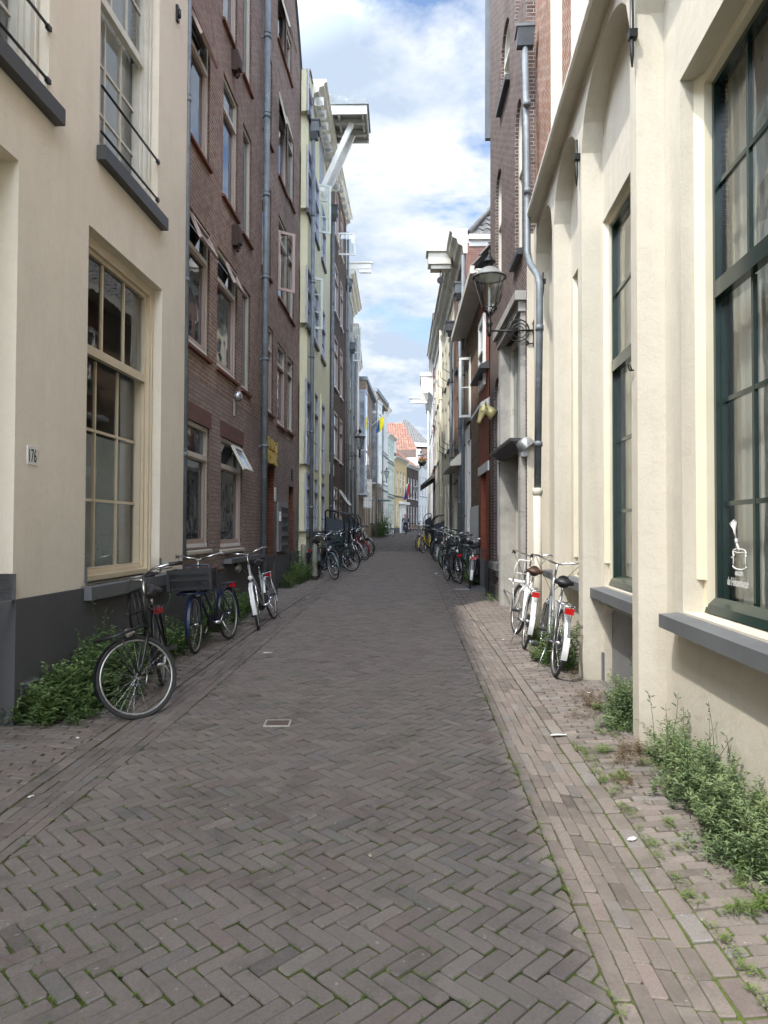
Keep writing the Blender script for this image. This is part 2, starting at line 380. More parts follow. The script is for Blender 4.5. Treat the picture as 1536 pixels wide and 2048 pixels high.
# ---------------------------------------------------------------- ground
def ground_mat():
    m, nt, p, out = newmat('joint_soil'); t = nt.nodes.new('ShaderNodeTexCoord'); v = t.outputs['Object']
    f = noise(nt, v, 5, 6, .65); g = noise(nt, v, 60, 4, .6); k = noise(nt, v, .9, 4, .6)
    c = mixc(nt, g, (.008, .007, .006), (.030, .026, .020))
    s = nt.nodes.new('ShaderNodeSeparateXYZ'); lk(nt, v, s.inputs[0])
    near = ramp(nt, mathn(nt, 'DIVIDE', s.outputs[1], 40), [(.08, 1), (.20, .15)])
    mm = mathn(nt, 'MULTIPLY', ramp(nt, mathn(nt, 'ADD', mathn(nt, 'MULTIPLY', f, .6), mathn(nt, 'MULTIPLY', k, .4)), [(.36, 0), (.50, 1)]), near)
    c = mixc(nt, mathn(nt, 'MULTIPLY', mm, .85), c, mixc(nt, g, (.045, .07, .016), (.16, .20, .05)))
    lk(nt, c, p.inputs['Base Color']); p.inputs['Roughness'].default_value = 1; p.inputs['Specular IOR Level'].default_value = .1
    bump(nt, p, g, 1, .01); return m
def sheet(name, ys, xs_fn, mat_, dz, kind='structure'):
    v = []; f = []; n = None
    for y in ys:
        xs = xs_fn(y); n = len(xs)
        v += [(x, y, zg(x, y)+dz+(.0030 if (0 < y < 14 and -4 < x < 4) else 0)) for x in xs]
    for i in range(len(ys)-1):
        for j in range(n-1):
            a = i*n+j; f.append((a, a+1, a+n+1, a+n))
    me = bpy.data.meshes.new(name); me.from_pydata(v, [], f); me.materials.append(mat_)
    o = bpy.data.objects.new(name, me); COL.objects.link(o); return tag(o, kind=kind)
def frange(a, b, s):
    r = []
    while a < b: r.append(a); a += s
    return r+[b]
ys = frange(-40, 0, 4)[:-1]+frange(0, 30, .4)[:-1]+frange(30, 110, 1)[:-1]+[110, 200, 400]
sheet('ground', ys, lambda y: [-200, -40, -10]+frange(-4, 4, .12)+frange(4.5, 16, .5)+[40, 200], ground_mat(), -.012)
def brick_ground_mat():
    m, nt, p, out = newmat('street_brick'); t = nt.nodes.new('ShaderNodeTexCoord'); v = t.outputs['Object']
    at = nt.nodes.new('ShaderNodeAttribute'); at.attribute_name = 'tint'
    f = noise(nt, v, 90, 5, .65); g = noise(nt, v, .55, 6, .65); k = noise(nt, v, 14, 5, .6)
    c = mixc(nt, mathn(nt, 'MULTIPLY', ramp(nt, f, [(.35, 1), (.6, 0)]), .35), at.outputs['Color'], (.05, .042, .036))
    c = mixc(nt, mathn(nt, 'MULTIPLY', ramp(nt, g, [(.42, 0), (.62, 1)]), .5), c, mixc(nt, .5, (.25, .22, .19), at.outputs['Color']))
    c = mixc(nt, mathn(nt, 'MULTIPLY', ramp(nt, k, [(.50, 0), (.64, 1)]), .30), c, (.20, .175, .15))
    c = mixc(nt, mathn(nt, 'MULTIPLY', ramp(nt, noise(nt, v, 3.1, 6, .7), [(.52, 0), (.68, 1)]), .45), c, (.055, .052, .042))
    w_ = ramp(nt, noise(nt, v, 37, 2, .4), [(.735, 0), (.76, 1)])
    c = mixc(nt, mathn(nt, 'MULTIPLY', w_, .5), c, (.42, .40, .36))
    lk(nt, c, p.inputs['Base Color'])
    lk(nt, ramp(nt, g, [(.35, .62), (.65, .82)]), p.inputs['Roughness']); p.inputs['Specular IOR Level'].default_value = .38
    bump(nt, p, mathn(nt, 'ADD', mathn(nt, 'MULTIPLY', f, .5), k), .7, .005); return m
BG = brick_ground_mat()
def clip(poly, fx, keep_left):
    """keep the part of poly with x < fx(y) (or > )"""
    def s(p): d = p[0]-fx(p[1]); return d <= 0 if keep_left else d >= 0
    out = []
    for i in range(len(poly)):
        a, b = poly[i], poly[(i+1) % len(poly)]; sa, sb = s(a), s(b)
        if sa: out.append(a)
        if sa != sb:
            da, db = a[0]-fx(a[1]), b[0]-fx(b[1]); t = da/(da-db); out.append((a[0]+(b[0]-a[0])*t, a[1]+(b[1]-a[1])*t))
    return out
def area(p): return abs(sum(p[i][0]*p[(i+1) % len(p)][1]-p[(i+1) % len(p)][0]*p[i][1] for i in range(len(p))))/2
def lay(name, polys, base, seed, gap=.004, var=.16, hv=.0025):
    r = random.Random(seed); V = []; Fc = []; C = []
    for poly in polys:
        n = len(poly)
        if n < 3 or area(poly) < .0012: continue
        cx = sum(p[0] for p in poly)/n; cy = sum(p[1] for p in poly)/n
        far = cy > 32
        def ins(p, g):
            dx, dy = p[0]-cx, p[1]-cy; l = math.hypot(dx, dy)+1e-6; k = max(.3, 1-g*1.3/l); return (cx+dx*k, cy+dy*k)
        if cy < 11:
            q_ = []; ct = r.uniform(.004, .010)
            for i in range(n):
                a_, b_, c_ = poly[i-1], poly[i], poly[(i+1) % n]
                for e_ in (a_, c_):
                    dx, dy = e_[0]-b_[0], e_[1]-b_[1]; l = math.hypot(dx, dy)+1e-6; t = min(.3, ct/l); q_.append((b_[0]+dx*t, b_[1]+dy*t))
            rot = r.gauss(0, .012); cr_, sr_ = math.cos(rot), math.sin(rot)
            poly = [(cx+(x-cx)*cr_-(y-cy)*sr_, cy+(x-cx)*sr_+(y-cy)*cr_) for x, y in q_]; n = len(poly)
        g1 = gap*r.uniform(.6, 1.5)
        dz = r.gauss(0, hv); tx, ty = r.gauss(0, .012), r.gauss(0, .012)
        jx, jy = r.gauss(0, .0012), r.gauss(0, .0012)
        k = r.random(); s = 1+r.gauss(0, var)
        if k < .08: b = (.19, .152, .138)
        elif k < .12: b = (.195, .175, .152)
        elif k < .19: b = (.175, .160, .150)
        else: b = base
        col = tuple(max(.02, c*s) for c in b)
        B = len(V); top = [ins(p, g1+.0035) for p in poly]; mid = [ins(p, g1) for p in poly]
        zc = zg(cx, cy); sx = (zg(cx+.05, cy)-zc)/.05; sy = (zg(cx, cy+.05)-zc)/.05
        for (x, y) in top: V.append((x+jx, y+jy, zc+(sx+tx)*(x-cx)+(sy+ty)*(y-cy)+dz))
        Fc.append(tuple(range(B, B+n))); C += [col]*n
        if not far:
            for (x, y) in mid: V.append((x+jx, y+jy, zc+(sx+tx)*(x-cx)+(sy+ty)*(y-cy)+dz-.004))
            for (x, y) in mid: V.append((x+jx, y+jy, zc-.02+sx*(x-cx)+sy*(y-cy)))
            for q in (0, 1):
                for i in range(n):
                    j = (i+1) % n; Fc.append((B+(q+1)*n+i, B+(q+1)*n+j, B+q*n+j, B+q*n+i)); C += [col]*4
    me = bpy.data.meshes.new(name); me.from_pydata(V, [], Fc); me.materials.append(BG)
    a = me.color_attributes.new('tint', 'FLOAT_COLOR', 'CORNER')
    arr = np.ones((len(C), 4), dtype=np.float32); arr[:, :3] = np.array(C, dtype=np.float32); a.data.foreach_set('color', arr.ravel())
    o = bpy.data.objects.new(name, me); COL.objects.link(o); tag(o, kind='structure'); return o
def fL(P): return lambda y: interp(y, P)
def ori(poly):
    s = sum(poly[i][0]*poly[(i+1) % len(poly)][1]-poly[(i+1) % len(poly)][0]*poly[i][1] for i in range(len(poly)))
    return poly if s > 0 else poly[::-1]
# herringbone carriageway
Wd = .0685; polys = []; c45 = math.sqrt(.5)
fl, fr_ = fL(LH), fL(RH)
for j in range(-220, 330):
    for k in (0, 1):
        for i in range(-700, 1200):
            # H brick at (i+3j, i-3j), V brick at (i+3+3j, i-2-3j); rows run along (1,1) -> world x
            x0, y0 = (i+3*j, i-3*j) if k == 0 else (i+3+3*j, i-2-3*j)
            wx = (x0+y0+2)*c45*Wd; 
            if wx < -2.4 or wx > 12: continue
            wy = (x0-y0+1)*c45*Wd
            if wy < .3: break
            if wy > 88: break
            lo, hi = fl(wy), fr_(wy)
            if wx < lo-.15 or wx > hi+.15: continue
            w_, h_ = (3, 1) if k == 0 else (1, 3)
            pts = [(x0, y0), (x0+w_, y0), (x0+w_, y0+h_), (x0, y0+h_)]
            P = [((a+b)*c45*Wd, (a-b)*c45*Wd) for a, b in pts]
            P = clip(clip(P, fl, False), fr_, True)
            if len(P) >= 3: polys.append(ori(P))
lay('road', polys, (.200, .172, .154), 3, gap=.0062, var=.09, hv=.0015)
# lengthwise gutter courses
def bands(A, B, n, y0, y1, seed, L=.205):
    r = random.Random(seed); out = []
    for c in range(n):
        y = y0-r.random()*L
        while y < y1:
            ye = y+L*r.uniform(.94, 1.06)
            def X(t, yy): a, b = interp(yy, A), interp(yy, B); return a+(b-a)*t
            t0, t1 = c/n, (c+1)/n
            out.append([(X(t0, y), y), (X(t1, y), y), (X(t1, ye), ye), (X(t0, ye), ye)]); y = ye
    return out
lay('gutter', bands(LC, LH, 5, .3, 86, 4)+bands(RH, RC, 6, .3, 88, 5), (.175, .147, .130), 6, var=.14, hv=.002)
LC2 = [(y, x-.10) for y, x in LC]; RC2 = [(y, x+.10) for y, x in RC]; LC1 = [(y, x-.012) for y, x in LC]; RC1 = [(y, x+.009) for y, x in RC]
def cross(A, B, y0, y1, seed, L=.205, Wc=.066):
    """running bond courses across the pavement, between two lines"""
    r = random.Random(seed); out = []; y = y0; k = 0
    while y < y1:
        x0 = min(interp(y, A), interp(y+Wc, A))-L; x1 = max(interp(y, B), interp(y+Wc, B)); x = x0-(k % 2)*L/2-r.random()*.02
        while x < x1+.1:
            xe = x+L*r.uniform(.97, 1.03); P = [(x, y), (xe, y), (xe, y+Wc), (x, y+Wc)]
            P = clip(clip(P, fL(A), False), fL(B), True)
            if len(P) >= 3: out.append(P)
            x = xe
        y += Wc; k += 1
    return out
LWALL = [(-3, -3.6), (5, -3.1), (30, -2.5), (49, -2.0), (54, -1.4), (61, -.4), (69, .8), (75, 2.2), (80, 3.6), (86, 5.0)]
RWALL = [(-3, 2.4), (10.8, 2.6), (45, 3.2), (50, 3.5), (56, 4.2), (62, 5), (70, 7), (76, 9), (88, 13)]
lay('pavement', bands(LC2, LC1, 1, .3, 86, 8)+bands(RC1, RC2, 1, .3, 88, 9)+cross(LWALL, LC2, .3, 80, 10)+cross(RC2, RWALL, .3, 60, 11), (.178, .150, .132), 12, var=.15, hv=.002, gap=.0045)
# ---------------------------------------------------------------- building kit
def wall(b, u0, u1, z0, z1, holes, o=0.0, rev=.2):
    """front sheet with openings; a hole is (u0,u1,z0,z1[,rise]) where rise > 0 gives an arched head"""
    H = [h for h in holes if h[1] > u0 and h[0] < u1]
    us = sorted(set([u0, u1]+[min(max(h[i], u0), u1) for h in H for i in (0, 1)]))
    zs = sorted(set([z0, z1]+[min(max(h[i], z0), z1) for h in H for i in (2, 3)]))
    for i in range(len(us)-1):
        run = None
        for j in range(len(zs)-1):
            cu, cz = (us[i]+us[i+1])/2, (zs[j]+zs[j+1])/2
            ins = any(h[0] < cu < h[1] and h[2] < cz < h[3] for h in H)
            if not ins:
                if run is None: run = zs[j]
            if ins and run is not None: b.face([(us[i], o, run), (us[i+1], o, run), (us[i+1], o, zs[j]), (us[i], o, zs[j])]); run = None
        if run is not None: b.face([(us[i], o, run), (us[i+1], o, run), (us[i+1], o, z1), (us[i], o, z1)])
    for h in H:
        a, c, d, e = h[:4]; rise = h[4] if len(h) > 4 else 0; rv = h[5] if len(h) > 5 else rev; q = o-rv
        zt = e-rise
        b.face([(a, o, d), (a, o, zt), (a, q, zt), (a, q, d)]); b.face([(c, o, d), (c, q, d), (c, q, zt), (c, o, zt)])
        if d > z0+.01: b.face([(a, o, d), (a, q, d), (c, q, d), (c, o, d)])
        if rise <= 0:
            if e < z1-.01: b.face([(a, o, e), (c, o, e), (c, q, e), (a, q, e)])
        else:
            n = 18; P = []
            for k in range(n+1):
                t = -1+2*k/n; P.append((a+(c-a)*k/n, zt+rise*math.sqrt(max(0, 1-t*t))))
            for (x, y), (x2, y2) in zip(P, P[1:]):
                b.face([(x, o, y), (x2, o, y2), (x2, o, e), (x, o, e)])
                b.face([(x, o, y), (x, q, y), (x2, q, y2), (x2, o, y2)], True)
def shell(b, L, zb, zt, depth, roof=True, t=.25, near=True):
    """side walls, back and flat roof behind the front sheet (hollow)"""
    e = .004
    b.face([(e, 0, zb), (e, -depth, zb), (e, -depth, zt), (e, 0, zt)])
    b.face([(L, 0, zb), (L, 0, zt), (L, -depth, zt), (L, -depth, zb)])
    b.face([(e, -depth, zb), (L, -depth, zb), (L, -depth, zt), (e, -depth, zt)])
    if roof: b.face([(e, 0, zt-.003), (L, 0, zt-.003), (L, -depth, zt-.003), (e, -depth, zt-.003)])
def window(F_, par, h, fm, gm='gdark', r=.12, fw=.07, fd=.06, cols=1, rows=1, transom=None, mt=.025, sill=None, inner=None, curtain=None, o=0, rise=0, name='window', upcols=None, uprows=None, back=True, tt=.05, lower_back=.0):
    a, c, d, e = h[:4]; e0 = e
    if a > c: a, c = c, a
    f = MB(F_); x = o-r
    f.box(a, a+fw, x, x+fd, d, e); f.box(c-fw, c, x, x+fd, d, e); f.box(a+fw, c-fw, x, x+fd, d, d+fw); 
    if rise:
        n = 14; zt = e-rise; cu = (a+c)/2; ru = (c-a)/2
        for k in range(n):
            t0, t1 = math.pi*k/n, math.pi*(k+1)/n
            P = [(cu-ru*math.cos(t), zt+rise*math.sin(t)) for t in (t0, t1)]; Q = [(cu-(ru-fw)*math.cos(t), zt+(rise-fw)*math.sin(t)) for t in (t1, t0)]
            f.prism(P+Q, x, x+fd, 'o')
    else: f.box(a+fw, c-fw, x, x+fd, e-fw, e)
    def grid(u0, u1, z0, z1, nc, nr, xx):
        for k in range(1, nc): u = u0+(u1-u0)*k/nc; f.box(u-mt/2, u+mt/2, xx+.004, xx+fd*.6, z0, z1)
        for k in range(1, nr): z = z0+(z1-z0)*k/nr; f.box(u0, u1, xx+.006, xx+fd*.55, z-mt/2, z+mt/2)
    g = MB(F_)
    if transom:
        zt_ = d+(e-d)*transom; f.box(a+fw, c-fw, x, x+fd+.012, zt_-tt/2, zt_+tt/2)
        grid(a+fw, c-fw, d+fw, zt_-tt/2, cols, rows, x-lower_back); grid(a+fw, c-fw, zt_+tt/2, e-fw, upcols or cols, uprows or 1, x)
        g.face([(a+fw*.5, x+.012-lower_back, d), (c-fw*.5, x+.012-lower_back, d), (c-fw*.5, x+.012-lower_back, zt_), (a+fw*.5, x+.012-lower_back, zt_)])
        g.face([(a+fw*.5, x+.012, zt_), (c-fw*.5, x+.012, zt_), (c-fw*.5, x+.012, e), (a+fw*.5, x+.012, e)])
        if lower_back: f.box(a+fw, a+fw*1.7, x-lower_back, x+.02, d+fw, zt_); f.box(c-fw*1.7, c-fw, x-lower_back, x+.02, d+fw, zt_); f.box(a+fw, c-fw, x-lower_back, x+.02, d+fw*.8, d+fw*1.6)
    else:
        grid(a+fw, c-fw, d+fw, e-fw, cols, rows, x)
        g.face([(a+fw*.5, x+.012, d), (c-fw*.5, x+.012, d), (c-fw*.5, x+.012, e), (a+fw*.5, x+.012, e)])
    wo_ = f.build(name, M[fm], par)
    g.build('pane', M[gm], wo_)
    if inner:
        i_ = MB(F_); k = fw+.012; w2 = inner[1]; z2 = (d+(e-d)*transom) if transom else e-fw
        for (p, q, s_, t_) in ((a+k, a+k+w2, d+fw, z2), (c-k-w2, c-k, d+fw, z2), (a+k+w2, c-k-w2, d+fw, d+fw+w2), (a+k+w2, c-k-w2, z2-w2, z2)): i_.box(p, q, x+.014, x+fd*.85, s_, t_)
        i_.build('casement', M[inner[0]], wo_)
    if sill:
        s_ = MB(F_); pj, sh, ext = sill[1:4]; s_.prism([(x+.02, d-.002), (o+pj, d-.03), (o+pj, d-.03-sh), (x+.02, d-.03-sh)], a-ext, c+ext, 'u')
        s_.build('sill', M[sill[0]], wo_, bevel=.004)
    if curtain:
        cm_, cu0, cu1, cz0, cz1 = curtain; cb_ = MB(F_); n = 60
        for k in range(n):
            u, u2 = cu0+(cu1-cu0)*k/n, cu0+(cu1-cu0)*(k+1)/n; q = lambda s: x-lower_back-.10+.006*math.sin(s*46)+.003*math.sin(s*97+1)
            cb_.face([(u, q(u), cz0), (u2, q(u2), cz0), (u2, q(u2), cz1), (u, q(u), cz1)], True)
        cb_.build('curtain', M[cm_], wo_)
    return wo_
def casement(F_, par, u, z0, z1, wdt, ang, fm='white', gm='gclear', hinge=+1, o=-.03, fw=.065, rows=1):
    """an outward opened casement hinged at u; ang degrees open"""
    a = R(ang); cu, co = math.cos(a)*-hinge, math.sin(a)
    class T:
        side = F_.side
        def __call__(s, x, y, z): return F_(u+cu*x-co*y, o+co*x+cu*y, z)
    t = T(); f = MB(t); f.box(0, fw, 0, .035, z0, z1); f.box(wdt-fw, wdt, 0, .035, z0, z1); f.box(fw, wdt-fw, 0, .035, z0, z0+fw); f.box(fw, wdt-fw, 0, .035, z1-fw, z1)
    for k in range(1, rows): z = z0+(z1-z0)*k/rows; f.box(fw, wdt-fw, .005, .03, z-.014, z+.014)
    c = f.build('open_casement', M[fm], par); g = MB(t); g.face([(fw*.5, .018, z0), (wdt-fw*.5, .018, z0), (wdt-fw*.5, .018, z1), (fw*.5, .018, z1)]); g.build('pane', M[gm], c); return c
def hopper(F_, par, a, c, z0, z1, ang, fm='pinkish', gm='gdark', o=-.03, fw=.05):
    """top hung sash pushed outward at the bottom"""
    t = R(ang); h = z1-z0
    class T:
        side = F_.side
        def __call__(s, x, y, z): return F_(x, o+math.sin(t)*(h-z)+y*math.cos(t), z1-math.cos(t)*(h-z)+y*math.sin(t))
    f = MB(T()); f.box(a, a+fw, 0, .04, 0, h); f.box(c-fw, c, 0, .04, 0, h); f.box(a+fw, c-fw, 0, .04, 0, fw); f.box(a+fw, c-fw, 0, .04, h-fw, h)
    c_ = f.build('top_hung_sash', M[fm], par); g = MB(T()); g.face([(a+fw*.5, .02, 0), (c-fw*.5, .02, 0), (c-fw*.5, .02, h), (a+fw*.5, .02, h)]); g.build('pane', M[gm], c_); return c_
def pipe(F_, par, u, z0, z1, r=.05, o=.09, m='zinc', collars=(), hop=None, name='drainpipe', boot=None):
    b = MB(F_); b.tube([(u, o, z0), (u, o, z1)], r, 12)
    for z in collars: b.tube([(u, o, z-.03), (u, o, z+.03)], r*1.22, 12); b.tube([(u, o, z+.06), (u, o, z+.07)], r*1.15, 12); b.box(u-.012, u+.012, -.01, o, z-.02, z+.02)
    p = b.build(name, M[m], par)
    if hop:
        q = MB(F_); z = z1; q.box(u-.16, u+.16, -.0+.01, o+.16, z+.12, z+.42); q.prism([(u-.16, z+.12), (u+.16, z+.12), (u+.07, z-.05), (u-.07, z-.05)], .02, o+.12, 'o'); q.box(u-.185, u+.185, .005, o+.185, z+.40, z+.44)
        q.build('rainwater_head', M['zinc_dk'], p)
    return p
def cornice(F_, par, u0, u1, z, prof, m='white', name='cornice'):
    b = MB(F_); b.prism([(o, z+zz) for o, zz in prof], u0, u1, 'u'); return b.build(name, M[m], par)
CORN = [(-.05, 0), (-.05, .5), (.42, .5), (.42, .42), (.36, .40), (.34, .32), (.22, .28), (.20, .16), (.08, .12), (.06, 0)]
CORN_S = [(-.05, 0), (-.05, .32), (.28, .32), (.28, .27), (.22, .25), (.18, .17), (.08, .10), (.05, 0)]
def house(name, label, cat='house', P0=(0, 0), P1=(0, 1), side=1, group=None):
    f = F(P0, P1, side); mid = f(f.L/2, 0, 0); rt = empty(name, (mid.x, mid.y, zgy(mid.y)), label=label, cat=cat, group=group); return f, rt
def roof_tiles(F_, par, u0, u1, o0, z0, o1, z1, m='tile_g', rows=14, per=.24, amp=.025, name='tiled_roof', uo=(0, 0)):
    """pantiles between the eave (o0,z0) and the ridge (o1,z1); uo shifts u of the two upper corners"""
    sl = Vector((o1-o0, z1-z0)); nrm = Vector((-sl.y, sl.x)).normalized()
    if nrm.y < 0: nrm = -nrm
    n = max(4, int((u1-u0)/per*5)); b = MB(F_)
    for r_ in range(rows):
        t0, t1 = r_/rows, (r_+1)/rows
        for k in range(n):
            def P(kk, t, lift):
                a, c = u0+uo[0]*t, u1+uo[1]*t; u = a+(c-a)*kk/n; w_ = amp*math.sin(2*math.pi*(u-u0)/per)+lift
                return (u, o0+sl.x*t+nrm.x*w_, z0+sl.y*t+nrm.y*w_)
            b.face([P(k, t0, .03), P(k+1, t0, .03), P(k+1, t1, 0), P(k, t1, 0)], True)
            b.face([P(k, t0, 0), P(k+1, t0, 0), P(k+1, t0, .03), P(k, t0, .03)])
    return b.build(name, M[m], par)
def text_mesh(s, size, extr=.0):
    c = bpy.data.curves.new('t', 'FONT'); c.body = s; c.size = size; c.extrude = extr; c.resolution_u = 3
    o = bpy.data.objects.new('t', c); COL.objects.link(o); bpy.context.view_layer.update()
    me = o.to_mesh(); v = [tuple(x.co) for x in me.vertices]; f = [tuple(p.vertices) for p in me.polygons]; o.to_mesh_clear()
    COL.objects.unlink(o); bpy.data.objects.remove(o); bpy.data.curves.remove(c); return v, f
def put_text(b, s, size, u, z, o, extr=.002, sx=1, dr=1, shear=0):
    v, f = text_mesh(s, size, extr); B = len(b.v)
    xs = [p[0] for p in v]; w_ = max(xs)
    for (x, y, q) in v: b.v.append(b.fr(u+dr*(x+shear*y)*sx, o+q, z+y))
    for p in f:
        b.f.append([B+i for i in p]); b.uv += [(0, 0)]*len(p); b.sm.append(False)
    return w_*sx
# ================================================================ left side
# ---- cream rendered house, number 176
f, rt = house('cream_house', 'cream rendered house with dark grey base and number 176, nearest on the left', P0=(-3.62, -6.5), P1=(-2.612, 9.42), side=1)
L1 = f; W_ = f.W
gw = W_(178, 449, 1166, 322); uw = W_(205, 0, 303, 318); zpl = f.px(200, 1170)[1]
uw = (f.px(198, 296)[0], uw[1], uw[2], uw[2]+3.0)
fw2 = f.px(97, 160)[0]; fl2 = (fw2-(uw[1]-uw[0]), fw2, f.px(97, 205)[1], f.px(97, 205)[1]+3.0)
dr_u = f.px(38, 325)[0]; door = (dr_u-1.25, dr_u, -.3, f.px(38, 322)[1])
H = 9.25
far_w = [(gw[0]-6.9, gw[1]-6.9, gw[2], gw[3]), (gw[0]-6.9, gw[1]-6.9, uw[2], uw[3])]
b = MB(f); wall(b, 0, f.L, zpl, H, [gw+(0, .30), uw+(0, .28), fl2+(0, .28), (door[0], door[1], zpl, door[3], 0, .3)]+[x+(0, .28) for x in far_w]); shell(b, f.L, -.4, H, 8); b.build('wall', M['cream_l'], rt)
b = MB(f); wall(b, 0, f.L+.02, -.5, zpl, [(gw[0], gw[1], gw[2], zpl+.2, 0, .3), (door[0], door[1], -.5, zpl+.2, 0, .3)], o=.028)
b.face([(0, 0, zpl), (f.L+.02, 0, zpl), (f.L+.02, .028, zpl), (0, .028, zpl)]); b.face([(f.L+.02, .028, -.5), (f.L+.02, -.3, -.5), (f.L+.02, -.3, zpl), (f.L+.02, .028, zpl)])
b.build('plinth', M['plinth'], rt)
b = MB(f); b.prism([(-.25, gw[2]+.005), (.10, gw[2]-.03), (.10, gw[2]-.15), (-.25, gw[2]-.15)], gw[0]-.06, gw[1]+.17, 'u'); b.build('sill', M['stone'], rt, bevel=.006)
for q in (uw, fl2):
    b = MB(f); b.box(q[0]-.05, q[1]+.12, -.24, .09, q[2]-.14, q[2]); b.build('sill', M['stone_dark'], rt, bevel=.004)
    b = MB(f)
    for zz in (.17, .62): b.tube([(q[0]+.02, .01, q[2]+zz), (q[1]-.02, .01, q[2]+zz)], .013, 8); b.box(q[1]-.05, q[1]+.01, -.01, .02, q[2]+zz-.02, q[2]+zz+.02)
    b.build('guard_bar', M['iron'], rt)
def sheer():
    m, nt, p, out = newmat('sheer_curtain'); nt.nodes.remove(p); d = nt.nodes.new('ShaderNodeBsdfDiffuse'); d.inputs[0].default_value = (.60, .58, .53, 1)
    t = nt.nodes.new('ShaderNodeBsdfTranslucent'); t.inputs[0].default_value = (.58, .57, .52, 1); x = nt.nodes.new('ShaderNodeMixShader'); x.inputs[0].default_value = .35
    lk(nt, d.outputs[0], x.inputs[1]); lk(nt, t.outputs[0], x.inputs[2]); lk(nt, x.outputs[0], out.inputs[0]); return m
M['sheer'] = sheer(); M['blind'] = mat('grey_screen', (.13, .15, .15), .8, var=.1)
M['screen'] = mat('pale_grey_window_screen', (.42, .45, .45), .8, var=.12)
def bigsash(F_, par, h, fm, lowrows, sheerc, o=0, r=.2, cols=3, uprows=1, tr=.68, fmo=None, lower=True, ow=.10):
    a, c, d, e = h[:4]
    k = MB(F_)   # fixed box frame round the sashes
    k.box(a, a+ow, o-r, o-r+.09, d, e); k.box(c-ow, c, o-r, o-r+.09, d, e); k.box(a+ow, c-ow, o-r, o-r+.09, e-ow, e)
    k.box(a+ow*.3, a+ow*.5, o-r+.09, o-r+.105, d, e); k.box(c-ow*.5, c-ow*.3, o-r+.09, o-r+.105, d, e)
    k.box(a+ow, c-ow, o-r, o-r+.11, d, d+.05)
    kk = k.build('window_frame', M[fmo or fm], par)
    window(F_, par, (a+ow-.004, c-ow+.004, d+.045, e-ow+.004), fm, 'gclear', r=r-o*0+.0, fw=.045, fd=.05, cols=cols, rows=lowrows, transom=tr, upcols=cols, uprows=uprows, o=o, mt=.028, tt=.09, lower_back=.06, curtain=sheerc)
bigsash(f, rt, gw, 'cream_paint', 3, None, r=.20, cols=3, tr=.69)
b = MB(f); b.face([(gw[0], -.36, gw[2]), (gw[1], -.36, gw[2]), (gw[1], -.36, gw[2]+1.5), (gw[0], -.36, gw[2]+1.5)])
b.build('window_screen', M['screen'], rt)
b = MB(f); b.box(gw[0]-.5, gw[1]+.5, -3.2, -3.1, -.2, 5.2); b.box(gw[1]+.4, gw[1]+.5, -3.1, -.31, -.2, 5.2); b.box(gw[0]-.5, gw[0]-.4, -3.1, -.31, -.2, 5.2); b.box(gw[0]-.4, gw[1]+.4, -3.1, -.31, gw[3]+.35, gw[3]+.4); b.build('room', mat('grey_room', (.22, .225, .22), .9), rt)
for q in (uw, fl2)+tuple(far_w): bigsash(f, rt, q, 'offwhite', 3, ('sheer', q[0]+(q[1]-q[0])*.45, q[1], q[2], q[3]), r=.18, cols=3, uprows=2, tr=.58, ow=.13)
b = MB(f); b.box(door[0], door[1], -.30, -.26, -.3, door[3]); b.box(door[0]+.1, door[1]-.1, -.26, -.245, .25, 1.1); b.box(door[0]+.1, door[1]-.1, -.26, -.245, 1.3, 2.6); b.build('door', M['cream_paint2'], rt)
# number plate, anchor, vent
u, z = f.px(64, 911); b = MB(f); b.box(u-.075, u+.075, 0, .006, z-.075, z+.075); pl = b.build('number_plate', M['white'], rt)
b = MB(f); put_text(b, '176', .15, u-.07, z-.052, .008, .001, sx=.56); b.build('number', M['iron'], pl)
u, z = f.px(353, 28); b = MB(f); b.box(u-.035, u+.035, 0, .03, z-.1, z+.1); b.tube([(u, .04, z-.05), (u, .04, z+.05)], .02); b.build('wall_anchor', M['iron'], rt)
u, z = f.px(52, 1385); b = MB(f)
for k in range(7): b.prism([(.03, z-.09+k*.028), (.045, z-.09+k*.028), (.03, z-.09+k*.028+.018)], u-.12, u+.12, 'u')
b.box(u-.13, u+.13, .026, .032, z-.11, z+.11); b.build('vent_grille', M['stone'], rt)
# ---- tall purple brown brick house
f, rt = house('tall_brick_house', 'tall five storey purple brown brick house with grey drainpipe and taupe window frames', P0=(-2.64, 9.42), P1=(-2.222, 18.84), side=1); L2 = f; W_ = f.W
zpl = f.px(560, 1108)[1]
spec = dict(A1=(374, 836, 1097, 418), B1=(442, 872, 1095, 484), A2=(379, 411, 684, 419), B2=(435, 490, 731, 474), C2=(484, 568, 774, 500), A3=(381, 2, 268, 420), B3=(447, 142, 388, 476), C3=(486, 243, 462, 503), B4=(447, -130, 36, 475), C4=(487, -50, 147, 503),
 D4=(528, 76, 256, 544), D3=(525, 342, 530, 542), D2=(524, 632, 812, 546), E5=(556, -60, 76, 572), E4=(558, 176, 350, 574), E3=(557, 426, 592, 576), E2=(555, 682, 846, 571), F5=(574, 44, 137, 583), F4=(577, 246, 393, 588), F3=(577, 474, 629, 588), F2=(575, 710, 858, 586))
wins = {k: W_(*v) for k, v in spec.items()}
ztp = 13.4; wins['B4'] = wins['B4'][:3]+(wins['B4'][2]+2.1,); wins['C4'] = wins['C4'][:3]+(wins['C4'][2]+2.1,)
wins['A4'] = (wins['A3'][0], wins['A3'][1], wins['C4'][2]+.05, wins['C4'][3])
door = W_(523, 921, 1170, 548); door = (door[0], door[1], -.1, door[3]); slot = W_(577, 971, 1105, 587)
hol = [w_+(0, .16) for w_ in wins.values()]
b = MB(f); zmid = W_(442, 790, 800, 484)[3]
